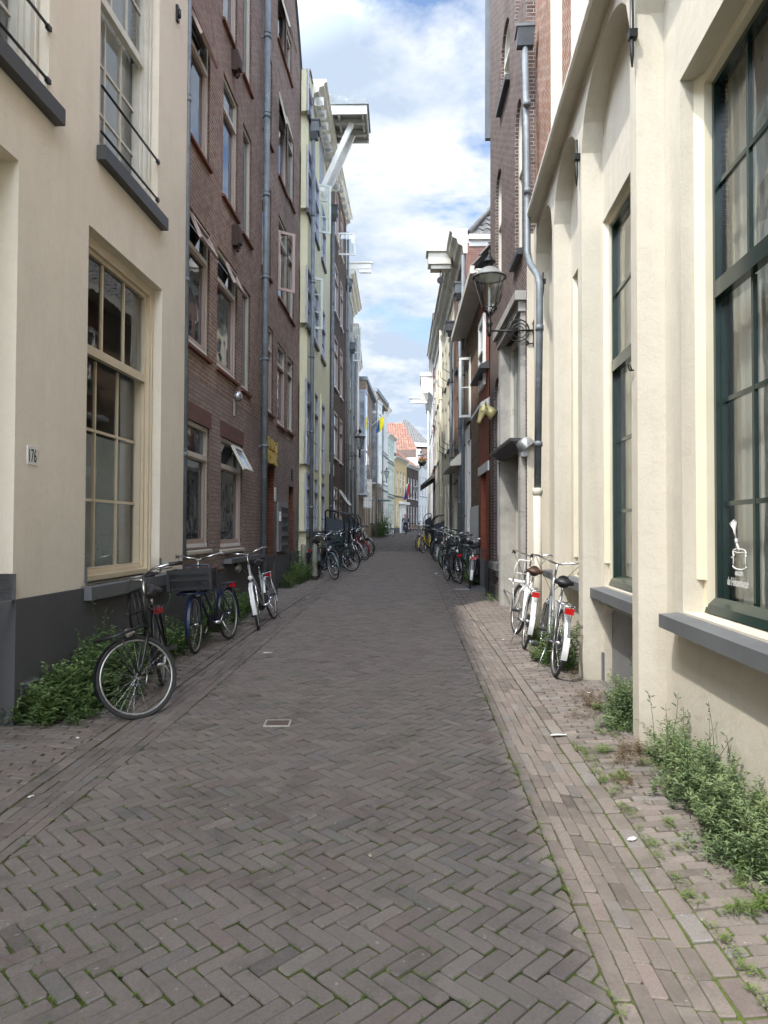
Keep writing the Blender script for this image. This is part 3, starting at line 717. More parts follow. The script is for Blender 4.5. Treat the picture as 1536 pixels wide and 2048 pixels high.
wall(b, 0, f.L, zmid, ztp, hol); shell(b, f.L, -.2, ztp, 8, roof=False)
tu = f.L-f.px(583, 0)[0]
b.face([(0, 0, ztp), (f.L, 0, ztp), (f.L, 0, ztp+.1), (f.L-.5, 0, 14.2), (f.L-1.1, 0, 14.9), (f.L-2.2, 0, 15.4), (0, 0, 15.4)])
b.face([(0, 0, ztp), (0, 0, 15.4), (0, -8, 15.4), (0, -8, ztp)]); b.face([(0, 0, 15.4), (f.L-2.2, 0, 15.4), (f.L-2.2, -8, 15.4), (0, -8, 15.4)])
b.build('wall', M['brick_l'], rt)
b = MB(f); wall(b, 0, f.L, zpl, zmid, hol+[(door[0], door[1], zpl, door[3], 0, .45), (slot[0], slot[1], zpl, slot[3], 0, .4)], o=.004); b.build('ground_floor_wall', M['brick_l2'], rt)
b = MB(f); P = [(f.L, ztp+.05), (f.L-.5, 14.2), (f.L-1.1, 14.9), (f.L-2.2, 15.4), (0, 15.4)]; Q = [(u-.06*0, z+.09) for u, z in reversed(P)]
b.prism(P+Q, -.2, .05, 'o'); b.build('coping', M['zinc_dk'], rt)
b = MB(f); wall(b, 0, f.L, -.4, zpl, [(door[0], door[1], -.4, zpl+1, 0, .45), (slot[0], slot[1], -.1, zpl+1, 0, .4)], o=.03); b.face([(0, 0, zpl), (f.L, 0, zpl), (f.L, .03, zpl), (0, .03, zpl)]); b.build('plinth', M['plinth'], rt)
for q in (door, slot):
    b = MB(f); b.box(q[0]+.001, q[1]-.004, -.46, -.40, zpl-.9, q[3]+.1); b.box(q[1]-.004, q[1]+.03, -.46, -.003, zpl, q[3]); b.build('recess_lining', M['brick_red'], rt)
b = MB(f); b.box(door[0]+.04, door[1]-.05, -.40, -.36, 0, door[3]-.05); d_ = b.build('door', M['pinkish'], rt); b = MB(f); b.box(door[0], door[0]+.06, -.399, -.30, 0, door[3]); b.box(door[1]-.10, door[1]-.04, -.399, -.30, 0, door[3]-.002); b.build('door_frame', M['offwhite'], d_)
lin = brick('soldier_course_brick', (.17, .085, .07), (.21, .11, .09), (.2, .17, .15), bw=.064, bh=.4, ms=.005, off=0)
for k, q in wins.items():
    up = k[1] != '1'; a, c = q[0], q[1]; h = q[3]-q[2]
    b = MB(f); b.prism([(-.13, q[2]+.003), (.05, q[2]-.045), (.05, q[2]-.085), (-.13, q[2]-.085)], a-.05, c+.05, 'u')
    sl = b.build('brick_sill', M['brick_red'] if up else M['taupe'], rt)
    if c-a < .55 or k in ('C2', 'C3', 'C4', 'F2', 'F3', 'F4', 'F5'):
        window(f, rt, q, 'taupe', 'gdark', r=.09, fw=.06, transom=.78 if k[0] == 'F' else None)
    else: wn = window(f, rt, q, 'taupe', 'gdark', r=.09, fw=.06, transom=.74, inner=('pinkish', .06), tt=.07)
    b = MB(f); b.box(a+.01, c-.01, -.128, -.02, q[2]+.003, q[2]+.05); b.build('window_bottom_rail', M['white'], rt)
    if k[1] == '1': b = MB(f); b.box(a-.08, c+.08, .001, .008, q[3]+.001, q[3]+.24); b.build('lintel', lin, rt)
for k in ('A2', 'A3', 'B2'):
    q = wins[k]; hopper(f, rt, q[0]+(0 if k[0] == 'A' else .45)+.08, q[1]-.08, q[2]+(q[3]-q[2])*.74+.04, q[3]-.07, 24)
q = wins['B1']; hopper(f, rt, (q[0]+q[1])/2, q[1]-.05, q[2]+(q[3]-q[2])*.70, q[3]-.07, 28, fm='offwhite', gm='gblue')
q = wins['E5']; hopper(f, rt, q[0]+.05, q[1]-.05, q[2]+.2, q[2]+1.2, 16, fm='taupe'); q = wins['E4']; hopper(f, rt, q[0]+.05, q[1]-.05, q[3]-.8, q[3]-.05, 14, fm='taupe')
q = wins['E3']; casement(f, rt, q[0]+.03, q[2]+.12, q[2]+1.45, .42, 55, fm='pinkish', hinge=-1)
u, z = f.px(519, 700); pipe(f, rt, u, .25, 12.6, .062, .11, collars=[f.px(520, y)[1] for y in (62, 226, 388, 555, 720, 893)], m='zinc')
pipe(f, rt, .045, 1.2, 13, .032, .03, collars=(2.6, 4.9, 7.3), m='zinc')
# ornament: vent boxes, little lamps, plates
for (px, py) in ((466, 126), (467, 474)):
    u, z = f.px(px, py); b = MB(f); b.box(u-.1, u+.1, 0, .10, z-.17, z+.17); b.box(u-.07, u+.07, .10, .14, z-.13, z+.05); b.tube([(u, .07, z-.25), (u, .07, z-.17)], .03); b.build('vent_box', M['dark'] if 0 else mat('old_brown_wood', (.05, .03, .022), .8), rt)
for (px, py) in ((468, 793), (466, 1136)):
    u, z = f.px(px, py); b = MB(f); b.lathe((u, 0, z), [(0, .13), (.05, .13), (.085, .10), (.09, .03), (.06, 0)], 16, (0, 1, 0)); b.box(u-.05, u+.02, 0, .02, z-.33, z-.02); b.build('wall_lamp', M['galv'], rt)
# golden letter sign over the door
M['signback'] = mat('dark_sign_board', (.05, .04, .03), .6)
s0 = W_(522, 866, 921, 550); u0, u1, z0, z1 = s0[0], s0[1], s0[2]-.02, s0[3]
b = MB(f); b.box(u0, u1, .005, .03, z0, z1); sg = b.build('door_sign', M['signback'], rt)
b = MB(f); wd = (u1-u0)
def bar(x0, y0, x1, y1, t=.10):
    p = Vector((x0, y0)); q = Vector((x1, y1)); n = (q-p).normalized(); n = Vector((-n.y, n.x))*t*.29; d2 = (q-p).normalized()*.03
    P = [(u0+wd*0+(v_.x)*wd, z0+v_.y*(z1-z0)) for v_ in (p-n, q-n, q+n, p+n)]
    b.prism(P, .03, .075+rng.random()*.01, 'o')
# two rows of blocky strokes, letter shapes following the lettering above the door
for s_ in ((.02, .93, .30, .93, .15), (.05, .60, .05, .90, .12), (.20, .62, .27, .90, .10), (.36, .56, .36, .97, .09), (.36, .93, .50, .60, .08), (.52, .56, .52, .95, .08), (.64, .56, .64, .94, .09), (.62, .60, .80, .60, .10), (.72, .70, .72, .92, .05), (.90, .52, .90, .93, .10), (.84, .90, .95, .90, .08),
           (.06, .05, .06, .52, .12), (.04, .50, .24, .50, .08), (.24, .32, .24, .50, .09), (.10, .30, .26, .08, .10), (.36, .04, .36, .50, .10), (.36, .28, .46, .28, .06), (.48, .04, .48, .50, .09), (.60, .06, .60, .48, .09), (.60, .46, .72, .46, .07), (.72, .06, .72, .46, .09), (.60, .10, .72, .10, .07), (.84, .02, .84, .46, .10), (.84, .28, .95, .44, .07), (.85, .24, .96, .02, .08)): bar(*s_)
b.build('sign_lettering', M['signgold'], sg, bevel=.006)
m0 = W_(553, 1003, 1103, 572); b = MB(f); b.box(m0[0], m0[1], .006, .05, m0[2], m0[3]); mb_ = b.build('mailbox_panel', M['galv'] if 0 else mat('brushed_grey_metal', (.27, .275, .29), .45, metal=.3), rt)
for k in range(5):
    z = m0[3]-.12-(m0[3]-m0[2]-.2)*k/4.2; b = MB(f); b.box(m0[0]+.28*(m0[1]-m0[0]), m0[1]-.03, .05, .075, z-.012, z+.012); b.box(m0[0]+.28*(m0[1]-m0[0]), m0[1]-.03, .05, .056, z-.10, z-.012); b.box(m0[0]+.28*(m0[1]-m0[0]), m0[1]-.03, .05, .07, z-.115, z-.10); b.build('letter_slot', M['zinc_dk'], mb_)
b = MB(f); b.box(m0[0]+.04, m0[0]+.10, .05, .09, m0[3]-.42, m0[3]-.22); b.build('intercom', M['white'], mb_)
n0 = W_(547.5, 974, 1002, 551); b = MB(f); b.box(n0[0], n0[1], .006, .02, n0[2], n0[3]); b.build('name_plate', M['white'], rt)
a0 = W_(582, 938, 962, 584.5); b = MB(f); b.box(a0[0], a0[1], .006, .03, a0[2], a0[3]); b.build('wall_anchor', M['iron'], rt)
# low slab and cable box at the foot
u, z = f.px(480, 1115); b = MB(f); b.box(f.px(443, 1118)[0], f.px(516, 1113)[0], .03, .16, z-.05, z+.02); b.build('ledge', M['stone'], rt)
u1_, _ = f.px(516, 1113); b = MB(f); b.box(u1_, u1_+.45, .031, .30, .2, .42); b.build('doorstep', M['stone'], rt)
# ---- pale yellow house with the hoist
f, rt = house('yellow_house', 'pale yellow rendered house with white hoist housing projecting high over the street', P0=(-2.03, 18.85), P1=(-1.89, 24.9), side=1); L3 = f; W_ = f.W
zt = 13.35
zrow = lambda px, a, c: (f.px(px, c)[1], f.px(px, a)[1])
cols = [(f.px(611.5, 800)[0], f.px(620, 800)[0]), (f.px(626, 800)[0], f.px(634.5, 800)[0]), (f.px(641, 800)[0], f.px(648.5, 800)[0])]
rows = [zrow(629, 955, 1062), zrow(629, 783, 940), zrow(633, 585, 690), zrow(640, 394, 505)]
rows = [(r0, r1) for r0, r1 in rows]; hol = []
for (a, c) in cols:
    for (d, e) in rows: hol.append((a, c, d, e))
hol.append((cols[0][0], cols[0][1], rows[3][1]+.9, rows[3][1]+2.0))
b = MB(f); wall(b, 0, f.L, .1, zt, [h+(0, .16) for h in hol]); shell(b, f.L, .1, zt, 8); b.build('wall', M['yellow'], rt)
b = MB(f); b.box(-.03, f.L, 0, .03, 0, 1.0); b.build('plinth', M['plinth'], rt)
for i, h in enumerate(hol):
    j = i % 4
    if i < 12 and j == 0: window(f, rt, h, 'lav', 'gcurt', r=.03, fw=.06, cols=2, rows=3, transom=.72)
    elif i < 12 and j == 1:
        window(f, rt, h, 'lav', 'gblue', r=.03, fw=.06, transom=.72, cols=1, rows=2); 
        b = MB(f); b.box(h[0], h[1], -.05, -.02, h[2], h[2]+.8); b.build('window_panel', M['lav'], rt)
    else: window(f, rt, h, 'lav', 'gblue', r=.03, fw=.06, transom=.6, rows=2, sill=('stone_dark', .06, .10, .05))
b = MB(f); b.box(.1, f.L-.2, .0, .06, rows[0][0]-.16, rows[0][0]-.01); b.build('sill_band', M['stone'], rt)
casement(f, rt, cols[0][1]+.02, rows[2][0]+.1, rows[2][1]+.0, .38, 60, fm='green_wh', hinge=-1, rows=3)
casement(f, rt, cols[1][1]-.02, rows[3][0]+.4, rows[3][1]+.2, .42, 65, fm='green_wh', hinge=-1, rows=3)
b = MB(f)
for k in (.0, 1.1): b.box(.33+k*0, .40, 0, .03, 0, 0)
for px in (624.5, 639): u, z = f.px(px, 1050); b.box(u-.05, u+.05, .0, .05, .1, rows[1][1]+.2)
b.build('pilaster_strip', M['yellow'], rt)
cornice(f, rt, .55, f.L, zt-.02, CORN, 'offwhite', 'cornice')
for k in range(9): b = MB(f); u = .8+k*.62; b.box(u-.05, u+.05, .06, .32, zt-.12, zt+.11); b.tube([(u-.05, .2, zt-.05), (u+.05, .2, zt-.05)], .09, 10); b.build('cornice_bracket', M['white'], rt)
b = MB(f); b.box(0, .55, -.3, .03, zt, zt+.35); b.build('parapet', M['yellow'], rt)
b = MB(f); b.box(-.02, .57, -.32, .06, zt+.35, zt+.40); b.build('coping', M['zinc_dk'], rt)
u, _ = f.px(618, 700); pipe(f, rt, .32, .3, f.px(625, 300)[1], .055, .10, collars=(2.2, 4.2, 6.2, 8.2, 10.0), hop=True)
# hoist housing
hs = empty
Yn, Yf = 21.2, 22.7; un, uf = f.uY(Yn), f.uY(Yf); ox = -.56+1.99
zb = 1.63+(1058-217)/1450*Yn; ztop = 1.63+(1058-203)/1450*Yn
b = MB(f)
b.box(un, uf, .0, ox, ztop+.0, ztop+.06); b.box(un, un+.05, 0, ox, zb-.02, ztop); b.box(uf-.05, uf, 0, ox, zb-.1, ztop); b.box(un+.05, uf-.05, ox-.05, ox, zb-.02, ztop)
b.box(un+.06, uf-.06, 0, ox-.05, zb+.14, zb+.15)
for o_ in (.55, ox-.16): b.box(un+.05, uf-.05, o_, o_+.07, zb, zb+.13)
b.box(un+.45, un+.55, .0, ox-.06, zb-.05, zb+.1); b.box(uf-.42, uf-.30, .0, ox-.06, zb-.06, zb+.1)
ho = b.build('hoist_housing', mat('grey_weathered_board', (.45, .45, .43), .6), rt)
b = MB(f); b.box(un-.04, uf+.05, -.3, ox+.05, ztop+.055, ztop+.085); b.prism([(-.3, ztop+.085), (ox+.04, ztop+.085), (ox+.02, ztop+.22), (-.3, ztop+.50)], un, uf, 'u'); b.build('hoist_roof', M['zinc'], ho)
b = MB(f)
for (uu) in (un+.5, uf-.36):
    P0_, P1_ = Vector((.03, zb-2.1)), Vector((ox*.66, zb-.03)); n_ = (P1_-P0_).normalized(); n_ = Vector((-n_.y, n_.x))*.075
    b.prism([tuple(P0_-n_), tuple(P1_-n_), tuple(P1_+n_), tuple(P0_+n_)], uu-.06, uu+.06, 'u')
b.build('brace', M['white'], ho)
b = MB(f); b.box(un+.3, uf-.1, -.0, .02, zb-1.9, zb-.2); b.build('loft_door', M['lav'], ho)
b = MB(f); b.box(un-.6, uf+.4, -2.5, -.05, zt+.3, ztop-.05); b.build('dormer', M['zinc'], ho)
u, z = f.px(657, 860); pipe(f, rt, f.L-.02, .5, f.px(667, 465)[1], .055, .09, collars=(2.4, 4.2, 6.0, 7.8, 9.4), hop=True)
# ---- dark brown brick house
f, rt = house('dark_brick_house', 'dark brown brick house with white bracketed cornice beside the pale yellow house', P0=(-1.90, 24.92), P1=(-1.645, 30.6), side=1); L4 = f; W_ = f.W
c1 = (f.px(668, 800)[0], f.px(675, 800)[0]); c2 = (f.px(679.5, 800)[0], f.px(684.5, 800)[0]); zt = 14.55
rows = [zrow(672, 975, 1052)]; rows = []
for px, a, c in ((672, 975, 1050), (669, 822, 914), (669, 670, 772), (670, 526, 622), (671, 376, 470)): rows.append((f.px(px, c)[1], f.px(px, a)[1]))
hol = [(a, c, d, e) for (a, c) in (c1, c2) for (d, e) in rows]
b = MB(f); wall(b, 0, f.L, .2, zt, [h+(0, .16) for h in hol]); shell(b, f.L, .2, zt, 8); b.build('wall', M['brick_dk'], rt)
for h in hol: window(f, rt, h, 'pinkish', 'gblue', r=.05, fw=.07, transom=.68, sill=('white', .06, .05, .04))
cornice(f, rt, 0, f.L, zt, CORN_S, 'offwhite')
for k in range(8): b = MB(f); u = .4+k*.68; b.box(u-.05, u+.05, .05, .22, zt-.12, zt+.1); b.tube([(u-.05, .14, zt-.06), (u+.05, .14, zt-.06)], .08, 10); b.build('cornice_bracket', M['white'], rt)
casement(f, rt, c1[1]+.1, f.px(672, 493)[1], f.px(672, 446)[1], .68, 88, fm='white', hinge=-1)
hopper(f, rt, c2[0], c2[1], rows[0][1]-.75, rows[0][1]-.05, 35, fm='white', gm='gblue')
b = MB(f); b.box(.05, 1.2, .0, .04, rows[0][1]+.35, rows[0][1]+.75); b.build('relief_plate', M['white'], rt)
pipe(f, rt, f.L-.12, .5, 14.2, .05, .09, collars=(3, 5.2, 7.6, 10, 12))
# ---- generic fronts further on
def front(name, label, P0, P1, side, zt, wallm, fm, gm, cols, rows, r=.1, corn=None, cm_='white', rise=0, sill=('stone_dark', .05, .08, .04), plinth='plinth', depth=8, tr=.66, grid=(1, 2), z0=None, group=None, fw=.06):
    f, rt = house(name, label, P0=P0, P1=P1, side=side, group=group); g0 = zgy(min(P0[1], P1[1]))-.3
    hol = []
    for (c0, c1_) in cols:
        for (z0_, z1_) in rows: hol.append((c0*f.L, c1_*f.L, z0_, z1_, rise if rise else 0, .18))
    b = MB(f); wall(b, 0, f.L, g0, zt, hol); shell(b, f.L, g0, zt, depth); b.build('wall', M[wallm], rt)
    for h in hol: window(f, rt, h[:4], fm, gm, r=r, fw=fw, transom=tr, cols=grid[0], rows=grid[1], sill=sill, rise=rise)
    if corn: cornice(f, rt, 0, f.L, zt-.02, corn, cm_)
    if plinth: b = MB(f); b.box(0, f.L, .001, .03, g0, g0+.85); b.build('plinth', M[plinth], rt)
    return f, rt
f, rt = front('narrow_grey_house', 'narrow grey fronted house under an off white cornice with white hoist beam', (-1.66, 30.62), (-1.56, 36), 1, 12.2, 'grey_r', 'offwhite', 'gblue', [(.12, .38), (.58, .84)], [(1.6, 3.4), (4.4, 6.3), (7.2, 9.0), (9.8, 11.3)], corn=CORN, cm_='offwhite')
b = MB(f); zb_ = 1.63+(1058-531)/1450*31.2; b.box(.5, .68, -.3, 1.05, zb_-.08, zb_+.16); b.prism([(.45, zb_-.08), (1.05, zb_-.08), (1.05, zb_-.24), (.55, zb_-.24)], .52, .66, 'u'); b.box(.44, .74, -.3, 1.12, zb_+.16, zb_+.20); b.box(.45, .75, -.25, .0, 12.0, zb_+.7); b.build('hoist_beam', M['white'], rt)
pipe(f, rt, .10, .6, 11.8, .055, .10, collars=(3, 5, 7, 9), hop=True); pipe(f, rt, 2.8, .6, 9.8, .05, .10, hop=True); 
casement(f, rt, 4.9, 9.9, 11.6, .45, 70, hinge=-1, fm='green_wh', rows=4)
f, rt = front('taupe_side_house', 'narrow taupe house with pale ornament under its eaves, beyond the grey front', (-1.57, 36.02), (-1.66, 46), 1, 11.6, 'grey_r', 'offwhite', 'gdark', [(.08, .2), (.32, .44), (.56, .68), (.8, .92)], [(1.8, 3.8), (4.8, 6.6), (7.4, 9.2)], corn=CORN_S, cm_='offwhite')
pipe(f, rt, .3, .7, 11.2, .055, .12, m='zinc'); pipe(f, rt, 5, .7, 11.2, .055, .12, m='offwhite')
f, rt = front('taupe_bay_house', 'taupe brick apartment house with tall glazed bay, first of the pair beyond the lantern', (-1.64, 46.02), (-1.12, 54), 1, 11.1, 'brick_taupe', 'white', 'gdark', [(.30, .38), (.46, .54), (.64, .74), (.84, .92)], [(1.9, 4.0), (4.9, 6.7), (7.4, 9.2)], plinth=None)
b = MB(f); b.box(.1, 1.6, .01, .42, 3.9, 10.4); by = b.build('glazed_bay', M['gblue'], rt)
b = MB(f); b.box(.05, 1.65, 0, .46, 10.4, 10.55); b.box(.05, 1.65, 0, .46, 6.6, 6.7); b.box(.05, 1.65, 0, .46, 3.8, 3.9); b.box(.07, .10, .04, .08, 3.9, 10.4); b.box(.07, .1, .36, .44, 3.9, 10.4); b.build('bay_frame', M['lav'], by)
b = MB(f); b.box(1.7, 7.6, .0, .25, 4.2, 11.1); b.box(0, 1.7, 0, .44, 10.56, 11.1); b.build('projecting_wall', M['brick_taupe'], rt)
b = MB(f); b.box(-.05, f.L, -.3, .55, 11.1, 11.35); b.build('fascia', M['zinc'], rt)
b = MB(f)
for k in range(4):
    for (a_, c_) in ((4.9, 6.7), (7.4, 9.2)): b.box(2.3+k*1.4, 2.9+k*1.4, .251, .27, a_, c_)
b.build('front_glazing', M['gdark'], rt)
roof_tiles(f, rt, .2, 5.5, -1.0, 11.3, -4.0, 13.2, 'tile_o', 9)
casement(f, rt, 1.9, 3.0, 4.9, .62, 85, hinge=-1, fm='green_wh', rows=2, o=.1)
b = MB(f); b.box(2.2, 3.6, .0, .8, 3.55, 3.65); b.build('canopy', M['zinc'], rt)
f, rt = front('taupe_flag_house', 'taupe brick apartment house with pale glazed bay, flying a blue and yellow flag', (-1.12, 54.02), (-.19, 61), 1, 11.9, 'brick_taupe', 'white', 'gdark', [(.1, .2), (.32, .42), (.6, .7), (.82, .92)], [(2.1, 4.2), (5.1, 6.9), (7.6, 9.4)], plinth=None)
b = MB(f); b.box(1.5, 3.4, .01, .5, 5.2, 11.5); by = b.build('glazed_bay', M['gblue'], rt)
b = MB(f); b.box(1.45, 3.45, 0, .54, 10.5, 10.7); b.box(1.45, 3.45, 0, .54, 11.4, 11.54); b.box(1.45, 3.45, 0, .54, 5.1, 5.2); b.box(1.46, 1.5, .42, .53, 5.2, 11.4); b.build('bay_frame', M['white'], by)
b = MB(f); b.box(-.02, f.L, -.3, .6, 11.9, 12.2); b.build('fascia', M['zinc'], rt)
b = MB(f); b.box(0, f.L, -.02, .5, 11.55, 11.9); b.build('upper_wall', M['brick_taupe'], rt)
pipe(f, rt, .1, .8, 11.8, .05, .55, m='zinc'); pipe(f, rt, 6.9, .8, 11.8, .05, .1, m='zinc')
b = MB(f); b.box(4.6, 6.2, .0, .9, 3.9, 4.0); b.build('canopy', M['zinc'], rt)
f, rt = front('white_house', 'narrow white rendered house with tall curved cornice, left of the pale mint front', (-.19, 61.02), (.32, 65.5), 1, 11.9, 'white_r', 'white', 'gdark', [(.1, .28), (.42, .6), (.74, .9)], [(1.6, 4.4), (5.5, 7.6), (8.3, 10.2)], corn=CORN, plinth=None)
b = MB(f); b.box(0, f.L, 0, .06, 4.9, 5.0); b.box(0, f.L, 0, .06, 7.9, 8.0); b.build('string_course', M['stone'], rt)
f, rt = front('mint_house', 'pale mint green rendered house with flat cornice, left of the ochre house', (.32, 65.52), (.96, 69.5), 1, 10.0, 'mint', 'mint', 'gcurt', [(.12, .3), (.42, .58), (.70, .88)], [(1.7, 4.0), (4.9, 7.3), (8.0, 9.5)], corn=CORN_S, plinth=None, cm_='offwhite', rise=.18)
b = MB(f); b.box(0, f.L, 0, .05, 4.5, 4.62); b.box(0, f.L, 0, .05, 7.65, 7.75); b.build('string_course', M['stone_dark'], rt)
roof_tiles(f, rt, 0, f.L, 0, 10.3, -3, 12.4, 'tile_g', 8)
f, rt = front('ochre_house', 'ochre yellow house with arched upper windows and white doorway near the bend', (.96, 69.52), (2.33, 75), 1, 8.35, 'ochre', 'cream_paint2', 'gcurt', [(.14, .32), (.43, .6), (.71, .87)], [(5.0, 7.4)], corn=CORN_S, cm_='offwhite', rise=.3, sill=None)
g0 = 1.2
window(f, rt, (.14*f.L, .3*f.L, 1.9, 4.1), 'cream_paint2', 'gcurt', r=-.01, transom=.7)
b = MB(f); b.box(.42*f.L, .88*f.L, .0, .12, g0, 4.1); b.box(.36*f.L, .94*f.L, 0, .45, 4.1, 4.35); dd = b.build('doorway', M['white'], rt)
b = MB(f); b.box(.50*f.L, .78*f.L, .121, .13, g0+.1, 3.8); b.build('door', M['gblue'], dd)
b = MB(f); b.box(0, f.L, 0, .05, 4.75, 4.87); b.build('string_course', M['stone_dark'], rt)
roof_tiles(f, rt, 0, f.L, .2, 8.65, -3.4, 11.6, 'tile_o', 10)
b = MB(f); b.box(.8, 3.0, -2.3, -.5, 8.9, 10.5); dm = b.build('dormer', M['zinc'], rt); b = MB(f); b.box(.7, 3.1, -2.4, -.35, 10.5, 10.65); b.box(.95, 2.85, -.499, -.46, 9.0, 10.4); b.build('dormer_trim', M['white'], dm)
f, rt = front('brown_gutter_house', 'brown brick house with broad white gutter and orange tiled roof beside the ochre house', (2.33, 75.02), (3.83, 80.5), 1, 8.1, 'brick_dk', 'white', 'gdark', [(.1, .22), (.32, .44), (.54, .66), (.80, .92)], [(1.8, 4.0), (4.9, 7.0)], corn=CORN_S, fw=.09, sill=('white', .05, .08, .05))
# hipped orange roof rising behind
roof_tiles(f, rt, 0, f.L, .2, 8.4, -2.6, 10.4, 'tile_o', 9, per=.3, amp=.035)
f, rt = house('orange_roof_house', 'large orange pantile roof rising behind the ochre and brown houses at the bend', P0=(-2.5, 86.6), P1=(5.3, 87.4), side=1)
b = MB(f); b.box(0, f.L, -8, 0, 1, 8.6); b.build('wall', M['brick_dk'], rt)
roof_tiles(f, rt, -.1, f.L+.1, .25, 8.6, -4.0, 15.0, 'tile_o', 28, uo=(.2, -2.6), per=.3, amp=.035)
b = MB(f); b.face([(f.L+.1, .25, 8.55), (f.L-2.5, -4, 14.95), (f.L+.1, -8.2, 8.55)]); b.build('hip_end', M['tile_o'], rt)
f, rt = front('white_corner_house', 'white rendered house with rows of tall sash windows where the street bends right', (3.83, 80.52), (5.3, 86), 1, 9.6, 'white_r', 'white', 'gdark', [(.1, .24), (.38, .52), (.64, .78)], [(1.9, 4.3), (5.4, 7.6)], corn=CORN_S, sill=('stone_dark', .05, .08, .04))
b = MB(f); b.box(-.35, .35, -.2, .3, 8.7, 10.5); b.build('parapet_pier', M['white_r'], rt)
# brown house with the grey tiled gable behind it
f, rt = house('grey_gable_house', 'tall brown brick house with grey tiled gable roof rising behind the white corner house', P0=(1.9, 97.5), P1=(5.9, 98.5), side=1)
class _S: pass
b = MB(f); b.box(0, f.L, -8, 0, 1, 12.8); b.build('wall', M['brick_dk'], rt)
b = MB(f); b.box(1.4, f.L+.2, -.1, .3, 12.8, 13.3); b.build('gutter_board', M['white'], rt)
roof_tiles(f, rt, -.2, f.L+.2, .25, 13.3, -3.0, 17.0, 'tile_g', 20, uo=(1.7, -2.4), per=.3, amp=.035)
b = MB(f); b.face([(-.2, .2, 13.25), (-.2, -6, 13.25), (1.5, -3.0, 16.95)]); b.face([(f.L+.2, .2, 13.25), (f.L-2.2, -3.0, 16.95), (f.L+.2, -6, 13.25)]); b.build('roof_end', M['tile_g'], rt)
f, rt = front('brown_far_house', 'narrow brown brick front half hidden past the white corner house', (5.3, 86.02), (7.4, 91), 1, 11.2, 'brick_dk', 'white', 'gdark', [(.1, .24), (.4, .54), (.7, .84)], [(2, 4.2), (5.2, 7.4), (8.2, 10)], corn=CORN_S)
# ================================================================ right side
# ---- cream arcaded building
f, rt = house('arcade_building', 'cream painted building with tall arched bays, green windows and grey sills, nearest on the right', P0=(1.034, -6), P1=(2.233, 10.8), side=-1); R1 = f
U = f.uY; zA, zC = 5.98, 6.08; rec = .20
piers = [(-3.15, -2.95), (-1.05, -.85), (1.08, 1.28), (2.84, 3.02), (5.24, 5.40), (7.22, 7.42), (8.92, 9.06), (10.62, 10.8)]
bays = [(piers[i][1], piers[i+1][0]) for i in range(len(piers)-1)]
wyr = [(-2.6, -1.3), (-.5, .8), (1.55, 2.85), (3.30, 4.90), (5.80, 7.19), (7.75, 8.78), (9.4, 10.3)]
b = MB(f); wall(b, 0, f.L, -.4, zC, [(U(a), U(c), -.4, zA, .56, rec) for a, c in bays])
wd = [(U(a), U(c), 1.08, 4.70) for a, c in wyr]
bas = (wd[4][0]+.05, wd[4][1]-.02, -.3, .93)
wall(b, 0, f.L, -.4, zC, [w_+(0, .20) for w_ in wd]+[bas+(.13, .12)], o=-rec)
shell(b, f.L, -.4, zC, 6, roof=False)
b.face([(f.L, 0, -.4), (f.L, .10, -.4), (f.L, .10, zC), (f.L, 0, zC)])
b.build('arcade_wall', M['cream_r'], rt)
b = MB(f); b.prism([(-.1, zC), (.15, zC-.0), (.17, zC+.03), (.17, zC+.07), (-.1, zC+.12)], 0, U(10.42), 'u'); b.build('drip_cornice', M['cream_r'], rt)
uppers = [(U(7.05), U(7.75), 6.35, 9.4), (U(8.5), U(9.15), 6.35, 9.4), (U(5.2), U(6.1), 6.35, 9.4), (U(3.0), U(4.0), 6.35, 9.4), (U(1), U(2), 6.35, 9.4)]
b = MB(f); wall(b, 0, f.L, zC+.0, 12.2, [u_+(0, .3) for u_ in uppers], o=-.03, rev=.3); b.face([(0, -6, 12.2), (f.L, -6, 12.2), (f.L, -.03, 12.2), (0, -.03, 12.2)]); b.face([(f.L, -.03, zC), (f.L, -6, zC), (f.L, -6, 12.2), (f.L, -.03, 12.2)]); b.face([(0, -.03, zC), (0, -6, zC), (0, -6, 12.2), (0, -.03, 12.2)]); b.face([(0, -6, zC), (f.L, -6, zC), (f.L, -6, 12.2), (0, -6, 12.2)]); b.build('upper_brick_wall', M['brick_org'], rt)
for u_ in uppers:
    b = MB(f); b.box(u_[1]-.12, u_[1]-.0, -.30, -.0, u_[2]-.3, u_[3]); b.box(u_[0]-.0, u_[0]+.10, -.30, -.0, u_[2]-.3, u_[3]); b.build('window_surround', M['cream_paint2'], rt)
    window(f, rt, (u_[0]+.1, u_[1]-.12, u_[2], u_[3]), 'cream_paint2', 'gdark', r=.3, cols=2, rows=3, transom=.6, o=-.03)
